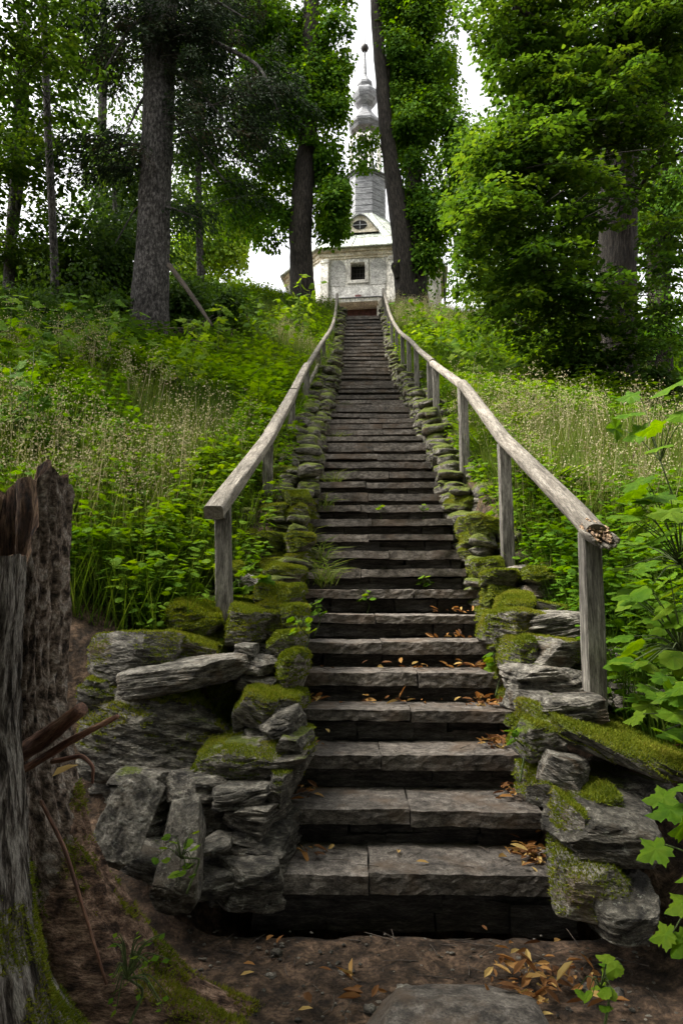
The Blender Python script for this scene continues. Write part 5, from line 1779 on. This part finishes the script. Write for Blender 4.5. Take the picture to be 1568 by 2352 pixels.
# --- single plants
def leafy_plant(name, label, cat, base, stems, mat='maple', tpl=L_MAPLE, group=None, seed=0, stem_r=.005):
    """stems: list of (tip offset xyz, leaf list [(t along, size, azimuth, droop)])"""
    r = np.random.default_rng(seed)
    t = thing(name, label, cat, base, group)
    b = np.asarray(base, float)
    tb, PP, AA, NN, SS = [], [], [], [], []
    for tip, leaves in stems:
        tip = np.asarray(tip, float)
        mid = tip * .5 + np.array([r.normal(0, .03), r.normal(0, .03), .12 * np.linalg.norm(tip[:2])])
        tb.append(tube([b - np.array([0, 0, .05]), b + mid, b + tip], [stem_r, stem_r * .8, stem_r * .45], 6, 10))
        for (u, sz, az, dr) in leaves:
            c = b + (2 * u * (1 - u) * 2 * mid * .5 + u * u * tip if u < 1 else tip)
            d = np.array([math.cos(az), math.sin(az), -dr])
            pet = sz * .55
            q = c + d / np.linalg.norm(d) * pet + np.array([0, 0, .02])
            tb.append(tube([c, (c + q) / 2 + np.array([0, 0, .015]), q], [stem_r * .45, stem_r * .4, stem_r * .3], 5, 5))
            PP.append(q)
            AA.append(d)
            NN.append(np.array([0, -.7, 1.0]) + r.normal(0, .35, 3))
            SS.append(sz)
    tubes(tb, M['stem'], 'stem', t)
    rnd = np.clip(r.uniform(.25, 1, len(PP)), 0, 1)
    scatter('leaves', tpl, np.array(PP), np.array(AA), np.array(NN), np.array(SS), rnd, M[mat], t)
    return t


def sapling(name, label, cat, base, h, spread, nst, nl, leaf, seed, mat='maple', tpl=L_MAPLE, group=None, lean=(0, 0)):
    r = np.random.default_rng(seed)
    st = []
    for k in range(nst):
        a = 2 * PI * k / nst + r.uniform(-.5, .5)
        hh = h * (1.0 if k == 0 else r.uniform(.5, .95))
        sp_ = 0 if k == 0 else spread * r.uniform(.5, 1.0)
        tip = (math.cos(a) * sp_ + lean[0] * hh, math.sin(a) * sp_ + lean[1] * hh, hh)
        lv = []
        for j in range(nl):
            u = .35 + .65 * (j + 1) / nl
            lv.append((min(1, u), leaf * r.uniform(.65, 1.15), r.uniform(0, 2 * PI), r.uniform(.0, .5)))
        lv.append((1, leaf, a, .2))
        st.append((tip, lv))
    return leafy_plant(name, label, cat, base, st, mat, tpl, group, seed)


def gpos(px, py, D):
    """point on the ground below the plant that shows at this pixel and distance"""
    p = at(px, py, D)
    return np.array([p[0], D, float(ground(np.array([p[0]]), np.array([D]))[0])]), p[2]


k = 0
for (px, py, D, spread, nst, nl, leaf, lab) in (
        (250, 770, 8.6, .5, 7, 7, .15, 'maple sapling with bright leaves in front of the spruce foot'),
        (140, 850, 8.0, .5, 6, 7, .15, 'wide maple sapling left of the spruce, over the shaded bank'),
        (430, 800, 8.6, .45, 6, 7, .14, 'maple sapling right of the spruce foot, above the dry grass'),
        (20, 850, 7.2, .4, 5, 6, .15, 'maple sapling cut by the left edge above the tall stump'),
        (70, 950, 5.6, .3, 5, 6, .12, 'thin dark stemmed sapling directly above the tall stump'),
        (690, 650, 20.0, .7, 8, 8, .22, 'young maple lit by the sun in front of the left linden foot'),
        (560, 700, 17.0, .9, 8, 8, .2, 'leafy shrub on the left bank below the chapel'),
        (640, 720, 16.0, .8, 8, 8, .18, 'leafy shrub beside the upper left handrail'),
        (500, 760, 11.5, .5, 6, 7, .15, 'small maple on the left bank between spruce and handrail'),
        (1080, 740, 16.0, 1.0, 9, 9, .2, 'bright green bush on the right bank beside the chapel path'),
        (1180, 740, 14.5, 1.0, 9, 9, .18, 'yellow green bush under the huge linden, left of its trunk'),
        (1010, 730, 17.5, .8, 8, 8, .2, 'leafy bush close to the upper right handrail'),
        (1280, 800, 12.5, .8, 8, 8, .15, 'dark leafy bush at the left of the huge linden foot'),
        (960, 700, 21.0, .8, 8, 8, .22, 'nettle like weeds at the foot of the forked linden'),
        (1130, 790, 11.5, .6, 7, 7, .14, 'low bright shrub on the right bank above the log rail')):
    b, zt = gpos(px, py, D)
    k += 1
    sapling('maple_sapling' if 'maple' in lab or 'sapling' in lab else 'shrub', lab, 'sapling' if 'maple' in lab or 'sapling' in lab else 'shrub', b, max(1.15, zt - b[2] + .25), spread * 1.15, nst, nl + 4, leaf, 500 + k,
            mat='maple' if k % 3 else 'bright', tpl=L_MAPLE if D < 12 else L_OVATE)


# dark bushes on the crest of the left bank
for i, (px, py, D, rx, ry, lab) in enumerate(((30, 690, 15.5, 75, 60, 'dark bush at the left edge below the thin dark trunk'), (105, 720, 13.5, 70, 45, 'dark bush at the foot of the slim pale maple'), (190, 690, 15, 75, 60, 'dark bush between the slim pale maple and the spruce'), (262, 730, 13.2, 60, 45, 'low dark bush against the left side of the spruce foot'),
                                              (60, 790, 10.5, 90, 45, 'low shaded shrub on the left edge above the maple sapling'), (190, 790, 10.8, 80, 40, 'low shaded shrub in front of the spruce, left of its foot'), (420, 690, 14.5, 60, 50, 'dark bush behind the fallen bough right of the spruce'), (505, 690, 17, 50, 40, 'small green bush on the bank beyond the fallen bough'), (1330, 850, 12.5, 80, 50, 'dark low bush left of the huge linden foot'), (1490, 880, 12.5, 70, 50, 'dark low bush right of the huge linden foot'))):
    c = ell(px, py, D, rx, ry, rx * D / FPX * .8)
    b = np.array([c[0], c[1], float(ground(np.array([c[0]]), np.array([c[1]]))[0])])
    t = thing('bush', lab, 'bush', b)
    tubes([tube([b - np.array([0, 0, .1]), b * .5 + np.array(c[:3]) * .5 + np.array([.05, 0, 0]), np.array(c[:3])], [.03, .02, .008], 6, 8)], M['twig'], 'stem', t)
    crown('leaves', [c], 34, 70, .10, M['wood'], 1500 + i, t, sig=(.22, .14), tpl=L_OVATE)


# ferns
def fern(label, base, n, ln, seed):
    r = np.random.default_rng(seed)
    t = thing('fern', label, 'fern', base)
    PP, AA, NN, SS, RN = [], [], [], [], []
    st = []
    for i in range(n):
        a = r.uniform(0, 2 * PI)
        L = ln * r.uniform(.7, 1.1)
        u = np.linspace(0, 1, 26)
        q = np.stack([np.cos(a) * L * .62 * u ** 1.2, np.sin(a) * L * .62 * u ** 1.2, L * (1.05 * u - .48 * u ** 2.2)], -1) + base
        st.append(tube(q[::3], [.004] * len(q[::3]), 5, 9))
        T = np.gradient(q, axis=0)
        T /= np.linalg.norm(T, axis=1)[:, None]
        S_ = np.cross(T, [0, 0, 1.0])
        S_ /= np.linalg.norm(S_, axis=1)[:, None] + 1e-9
        for sgn in (-1, 1):
            w_ = .27 * L * np.sin(np.clip(u * 1.02, .06, 1) * PI) ** .7 * (1 - .35 * u)
            PP.append(q[3:])
            AA.append((S_ * sgn + T * .35)[3:])
            NN.append(np.repeat([[0, 0, 1.0]], 23, 0) + r.normal(0, .1, (23, 3)))
            SS.append(np.maximum(.02, w_[3:]))
            RN.append(np.full(23, r.uniform(.3, .9)))
    tubes(st, M['stem'], 'stem', t)
    SS = np.concatenate(SS)
    scatter('fronds', L_DIAM, np.concatenate(PP), np.concatenate(AA), np.concatenate(NN), SS, np.concatenate(RN), M['herb'], t, W=SS * .32)


for i, (px, D, lab) in enumerate(((590, 9.0, 'fern on the left bank beside the handrail'), (545, 9.8, 'fern farther left on the bank below the small maple'), (1115, 7.6, 'fern right of the log handrail near its joint'), (1165, 8.4, 'taller fern in the grass on the right bank'), (1240, 6.2, 'fern in front of the huge linden, low on the right bank'))):
    b, _ = gpos(px, 950, D)
    fern(lab, b, 9, .75, 700 + i)

# near plants hanging in at the right edge
def edge_leaf(px, py, D, size_px, az, dr):
    p = at(px, py, D)
    return p, size_px * np.linalg.norm(p - CAM) / FPX, az, dr


def spray(name, label, cat, base, leaves, seed, mat='maple', tpl=L_MAPLE, stem_r=.005):
    r = np.random.default_rng(seed)
    t = thing(name, label, cat, base)
    b = np.asarray(base, float)
    PP, AA, NN, SS, tb = [], [], [], [], []
    cen = np.mean([l[0] for l in leaves], 0)
    node = b * .35 + cen * .65
    node[2] = b[2] + (cen[2] - b[2]) * .8
    tb.append(tube([b - np.array([0, 0, .1]), b * .6 + node * .4 + np.array([.05, .05, 0]), node], [stem_r * 1.6, stem_r * 1.3, stem_r], 7, 14))
    for p, sz, az, dr in leaves:
        d = np.array([math.cos(az), math.sin(az), -dr])
        d /= np.linalg.norm(d)
        q = p - d * sz * .5
        tb.append(tube([node, (node + q) / 2 + np.array([0, 0, .04]), q], [stem_r * .8, stem_r * .6, stem_r * .35], 6, 10))
        PP.append(q)
        AA.append(d)
        NN.append(np.array([0, -.12, 1.0]) + r.normal(0, .36, 3))
        SS.append(sz * (.66 if tpl is L_MAPLE else .85))
    tubes(tb, M['stem'], 'stem', t)
    scatter('leaves', tpl, np.array(PP), np.array(AA), np.array(NN), np.array(SS), r.uniform(.3, 1, len(PP)), M[mat], t)


rr2 = np.random.default_rng(4)


def many(n, x0, x1, y0, y1, D0_, D1_, s0, s1, seed):
    r = np.random.default_rng(seed)
    return [edge_leaf(r.uniform(x0, x1), r.uniform(y0, y1), r.uniform(D0_, D1_), r.uniform(s0, s1), r.uniform(PI * .6, PI * 1.6), r.uniform(-.1, .5)) for _ in range(n)]


def gb(x, D):
    return np.array([x, D, float(ground(np.array([x]), np.array([D]))[0])])


spray('maple_sapling', 'maple sapling with very large lobed leaves at the upper right edge', 'sapling', gb(2.35, 4.6),
      [edge_leaf(1508, 895, 4.0, 125, 3.0, .35), edge_leaf(1545, 955, 3.9, 100, 3.6, .3), edge_leaf(1420, 950, 4.6, 90, 3.3, .1), edge_leaf(1470, 985, 4.4, 95, 3.0, .2), edge_leaf(1395, 985, 4.8, 70, 3.5, .1), edge_leaf(1440, 1000, 4.6, 80, 2.6, .3),
       edge_leaf(1425, 910, 4.7, 70, 2.8, 0), edge_leaf(1490, 1030, 4.3, 80, 3.3, .2)], 801)
spray('maple_sapling', 'leafy maple branch reaching in at the right edge beside the rotten rail end', 'sapling', gb(2.1, 3.9), many(30, 1420, 1600, 1110, 1340, 3.0, 3.8, 70, 120, 11) + [edge_leaf(1470, 1140, 3.3, 120, 3.1, .1), edge_leaf(1530, 1185, 3.2, 110, 3.4, .1)], 802)
spray('bramble', 'bramble with dark leaves and black berries right of the first right post', 'bramble', gb(1.95, 3.6), many(34, 1410, 1590, 1330, 1530, 2.9, 3.6, 55, 100, 12), 803, mat='herb', tpl=L_TOOTH)
spray('maple_sapling', 'leaf spray hanging over the mossy slab end at the right edge', 'sapling', gb(1.75, 2.9), many(24, 1430, 1600, 1530, 1690, 2.5, 3.1, 70, 110, 13), 804)
spray('maple_sapling', 'maple seedling with dark lobed leaves in front of the lowest right stones', 'sapling', gb(1.42, 2.35), [edge_leaf(1475, 1960, 2.2, 95, 3.2, .35), edge_leaf(1500, 1860, 2.3, 110, 3.0, .1), edge_leaf(1540, 1900, 2.2, 100, 3.4, .2), edge_leaf(1540, 2080, 2.1, 100, 3.2, .3), edge_leaf(1500, 2150, 2.15, 70, 2.7, .4),
      edge_leaf(1550, 2180, 2.1, 90, 3.5, .5), edge_leaf(1550, 1800, 2.3, 110, 3.1, .1), edge_leaf(1490, 1830, 2.4, 90, 2.8, .1), edge_leaf(1560, 2010, 2.1, 90, 3.0, .4)], 805)
spray('seedling', 'small green seedling in the dirt at the foot of the right wall', 'seedling', at(1380, 2300, 2.25), many(12, 1330, 1410, 2190, 2310, 2.15, 2.3, 28, 45, 14), 806, mat='herb', tpl=L_TOOTH, stem_r=.003)
spray('seedling', 'sprig of small leaves between the leaning slabs at the left', 'seedling', at(430, 1990, 2.75), many(14, 350, 460, 1900, 2010, 2.7, 2.8, 20, 32, 15), 807, mat='herb', tpl=L_TOOTH, stem_r=.003)
spray('wood_fern', 'pale feathery sprig in front of the mossy root', 'plant', at(270, 2330, 2.0), many(40, 250, 380, 2140, 2330, 1.95, 2.05, 12, 24, 16), 808, mat='herb', tpl=L_DIAM, stem_r=.003)
for i, (px, py, D, n, s, lab) in enumerate(((690, 1440, 3.95, 14, 24, 'leafy weed growing from the left wall beside the sixth step'), (720, 1395, 4.6, 14, 22, 'small weed on the left end of the seventh step'), (835, 1370, 5.35, 9, 18, 'seedling growing on the eighth step'), (975, 1335, 5.7, 8, 16, 'small seedling right of the middle of the ninth step'),
                                            (1135, 1520, 4.2, 12, 26, 'yellowish weed at the right end of the sixth step'), (965, 1165, 7.0, 6, 14, 'two leaved seedling on the thirteenth step'), (865, 1170, 7.0, 6, 13, 'seedling at the middle of the thirteenth step'), (545, 1340, 4.6, 14, 50, 'broad leaved plant behind the first left post'), (440, 1340, 4.9, 18, 60, 'broad leaved plant standing alone left of the first left post'), (330, 1390, 4.7, 18, 60, 'broad leaved plant above the mossy boulder'), (240, 1400, 4.6, 18, 60, 'broad leaved plant right of the tall stump'), (1190, 1690, 3.15, 6, 26, 'tiny weed under the mossy stones of the fourth step'))):
    p = at(px, py, D)
    rr3 = np.random.default_rng(900 + i)
    spray('weed', lab, 'weed', p - np.array([0, 0, .10]), many(n, px - 1.1 * s, px + 1.1 * s, py - .8 * s, py + .6 * s, D - .08, D + .08, s * .8, s * 1.3, 900 + i), 820 + i, mat='herb', tpl=L_TOOTH if s < 50 else L_MAPLE, stem_r=.003)


# grass tufts on the stair edge
for i, (px, py, D, n, ln, lab) in enumerate(((745, 1340, 5.5, 70, .3, 'grass tuft on the left end of the eighth step'), (735, 1290, 5.9, 40, .28, 'grass tuft on the left end of the ninth step'), (745, 1175, 7.0, 50, .28, 'grass tuft on the left wall above the twelfth step'), (770, 1025, 9.8, 60, .32, 'bright grass tuft by the stairs where they narrow'), (700, 1250, 6.2, 40, .3, 'grass tuft at the foot of the second left post'),
                                             (765, 1120, 7.9, 60, .3, 'hanging grass tuft beside the fifteenth step'), (780, 950, 12.5, 70, .3, 'grass tuft beside the middle flight on the left'), (860, 950, 12.6, 20, .15, 'tiny grass tuft in the middle of the stairs'))):
    p = at(px, py, D)
    r = np.random.default_rng(950 + i)
    az = r.uniform(0, 2 * PI, n)
    l2 = r.uniform(.2, 1.1, n)
    A = np.stack([np.cos(az) * l2, np.sin(az) * l2, np.ones(n)], -1)
    b = p + r.normal(0, .05, (n, 3)) * np.array([1, 1, .3])
    Ls = ln * r.uniform(.5, 1.1, n)
    A1 = A / np.linalg.norm(A, axis=1)[:, None]
    V1, F1 = scatter_geo((L_BLADE[0][:4] * np.array([1, 2, 1]), L_BLADE[1][:2]), b, A1, r.normal(size=(n, 3)), Ls * .55, W=np.full(n, .006))
    tip = b + A1 * (Ls * .55)[:, None]
    A2 = A1 + np.stack([np.cos(az), np.sin(az), -.9 + 0 * az], -1) * .7
    V2, F2 = scatter_geo(L_BLADE, tip, A2, r.normal(size=(n, 3)), Ls * .55, W=np.full(n, .0055))
    rn = r.uniform(.2, .8, n)
    o = mk('grass_tuft', np.r_[V1, V2], np.r_[F1, F2 + len(V1)], M['grass'], None, False, {'rnd': np.r_[np.repeat(rn, 4), np.repeat(rn, 5)]})
    tag(o, lab, 'grass tuft')

# --- fallen leaves
L_CURL = (np.array([(0, 0, .0), (.16, .3, .10), (.13, .7, .12), (0, 1, .02), (-.13, .7, .1), (-.16, .3, .12), (0, .35, 0), (0, .7, .03)], float),
          np.array([(0, 1, 6), (0, 6, 5), (1, 2, 7), (1, 7, 6), (5, 6, 7), (5, 7, 4), (2, 3, 7), (7, 3, 4)]))


def leaf_pile(px, py, D, z, n, sx, sy, seed):
    r = np.random.default_rng(seed)
    p = at(px, py, D)
    P = np.stack([p[0] + r.normal(0, sx, n), p[1] + r.normal(0, sy, n), z + np.abs(r.normal(0, .022, n)) + .004], -1)
    a = r.uniform(0, 2 * PI, n)
    A = np.stack([np.cos(a), np.sin(a), r.normal(.1, .35, n)], -1)
    N_ = np.array([0, 0, 1.0]) + r.normal(0, .5, (n, 3))
    return P, A, N_, r.uniform(.022, .09, n), r.random(n)


def step_z(k):
    return SZ[k - 1] + .006


piles = [(1225, 1985, SD[0] + .2, step_z(1), 95, .055, .06), (1195, 1845, SD[1] + .2, step_z(2), 85, .055, .05), (1150, 1720, SD[2] + .22, step_z(3), 70, .06, .04), (1130, 1632, SD[3] + .2, step_z(4), 50, .07, .04), (700, 1635, SD[3] + .22, step_z(4), 30, .05, .03), (900, 1638, SD[3] + .25, step_z(4), 30, .3, .02),
         (1110, 1540, SD[4] + .22, step_z(5), 40, .1, .03), (900, 1545, SD[4] + .25, step_z(5), 25, .3, .02), (1070, 1468, SD[5] + .2, step_z(6), 25, .1, .03), (1060, 1405, SD[6] + .2, step_z(7), 25, .1, .03), (700, 1820, SD[1] + .2, step_z(2), 22, .04, .05), (690, 1950, SD[0] + .22, step_z(1), 24, .05, .04),
         (720, 1715, SD[2] + .25, step_z(3), 18, .06, .03), (1240, 2210, 2.62, .02, 90, .10, .08), (1235, 2290, 2.5, .02, 60, .06, .06), (900, 2260, 2.5, .02, 12, .3, .06), (950, 2200, 2.6, .02, 16, .5, .18), (1480, 1660, 3.4, .62, 25, .2, .1), (1430, 1560, 3.9, .85, 14, .15, .1)]
cols = [leaf_pile(*q[:4], int(q[4] * .68), *q[5:], 1200 + i) for i, q in enumerate(piles)]
P, A, N_, S_, R_ = [np.concatenate(x) for x in zip(*cols)]
o = scatter('fallen_leaves', L_CURL, P, A, N_, S_, R_, M['dead_leaf'])
tag(o, 'dry curled orange leaves heaped at the right ends of the lower steps', 'leaf litter', None, 'stuff')
# single leaves that stand out
for i, (px, py, D, z, s, lab) in enumerate(((560, 2140, 2.68, .02, .055, 'pale yellow leaf on the dirt below the left end of the bottom step'), (553, 2185, 2.6, .02, .05, 'curled orange leaf on the dirt in front of the mossy root'), (985, 1985, SD[0] + .1, step_z(1), .06, 'long pale leaf lying across the joint of the bottom step'), (1225, 1820, SD[1] + .16, step_z(2), .06, 'yellow flat leaf on the second step'),
                                            (1240, 2000, SD[0] + .1, step_z(1), .07, 'pale tan leaf at the right end of the bottom step'), (685, 2275, 2.4, .02, .05, 'bright yellow thin leaf on the dirt left of the flat rock'), (705, 1805, SD[1] + .22, step_z(2), .05, 'tan leaf at the left end of the second step'), (915, 1935, SD[0] + .25, step_z(1), .06, 'thin curved leaf leaning on the riser above the bottom step'),
                                            (1440, 1665, 3.35, .66, .09, 'large yellow leaf on the ground behind the mossy slab'), (1110, 2195, 2.6, .02, .07, 'pale curled leaf on the dirt right of the middle'), (120, 1790, 2.15, float(at(120, 1790, 2.15)[2]), .10, 'orange pointed leaf caught between the two stumps'))):
    p = at(px, py, D)
    r = np.random.default_rng(1300 + i)
    a = r.uniform(0, 2 * PI)
    V1, F1 = scatter_geo(L_CURL, np.array([[p[0], p[1], z + .008]]), np.array([[math.cos(a), math.sin(a), .12]]), np.array([[.1, -.2, 1.0]]), np.array([s]))
    o = mk('fallen_leaf', V1, F1, M['dead_leaf'], None, False, {'rnd': np.full(len(V1), r.uniform(.55, .98))})
    tag(o, lab, 'leaf')

# pebbles and crumbs in the dirt
r = np.random.default_rng(77)
n = 500
X, Y = r.uniform(-.7, 1.3, n), r.uniform(1.9, 3.05, n)
Vs, Fs, m = [], [], 0
U, Fq = cube_sphere(3)
P = np.stack([X, Y, ground(X, Y) + .004], -1)
S_ = r.uniform(.003, .009, n) * (1 + 2.0 * (r.random(n) > .95))
V = P[:, None] + U[None] * S_[:, None, None] * (np.array([1.2, 1, .55]) * r.uniform(.6, 1.3, (n, 1, 3)))
V = V + .25 * S_[:, None, None] * r.normal(size=V.shape) * .5
o = mk('pebbles', V.reshape(-1, 3), (Fq[None] + (np.arange(n) * len(U))[:, None, None]).reshape(-1, 4), M['stone'], None, True, {'loc': V.reshape(-1, 3)})
o['mossy'] = -1.0
tag(o, 'small pebbles and crumbs in the dark dirt', 'pebbles', None, 'stuff')

# thin twigs and bark crumbs lying on the dirt and the lower steps
r = np.random.default_rng(78)
tb = []
for i in range(150):
    x, y = r.uniform(-.6, 1.2), r.uniform(1.95, 3.05)
    z = float(ground(np.array([x]), np.array([y]))[0]) + .008
    if i > 110:
        kk = r.integers(0, 5)
        x, y, z = float(xc(SD[kk])) + r.uniform(-.55, .6), SD[kk] + r.uniform(.05, .3), SZ[kk] + .012
    a, L = r.uniform(0, PI), r.uniform(.015, .07)
    q = np.array([math.cos(a), math.sin(a), 0]) * L
    p = np.array([x, y, z])
    tb.append(tube([p - q, p + r.normal(0, .006, 3) * np.array([1, 1, .3]), p + q], [.0022, .002, .001], 4, 4, cap=False))
o = tubes(tb, M['twig'], 'twigs', None)
tag(o, 'tiny dry twigs strewn over the dirt and the lower steps', 'twigs', None, 'stuff')

# dead branches heaped behind the spruce
r = np.random.default_rng(55)
for i in range(16):
    px, py = r.uniform(385, 500), r.uniform(640, 720)
    D = r.uniform(12.0, 14.5)
    p = at(px, py, D)
    p[2] = float(ground(np.array([p[0]]), np.array([D]))[0]) + r.uniform(.05, .5)
    a = r.uniform(-1, 1)
    L = r.uniform(.5, 1.3)
    d = np.array([math.cos(a) * (1 if r.random() > .5 else -1), r.normal(0, .4), r.uniform(-.2, .8)])
    V1 = tube([p - d * L * .5, p + r.normal(0, .06, 3), p + d * L * .5], [.02, .016, .006], 6, 10, .15, (2, 8), i)
    o = mk('dead_branch', V1[0], V1[1], M['twig'], None, True, {'loc': V1[2]})
    tag(o, 'dead grey branch in the brushwood heap right of the spruce foot', 'branch', 'dead branches in the brushwood heap')
V1 = tube([at(388, 608, 12.6), at(420, 650, 12.4), at(455, 700, 12.2), at(488, 748, 12.0)], [.05, .045, .04, .02], 8, 16, .15, (2, 6), 3)
tag(mk('dead_branch', V1[0], V1[1], M['twig'], None, True, {'loc': V1[2]}), 'long dark fallen bough slanting down from the spruce trunk', 'branch')
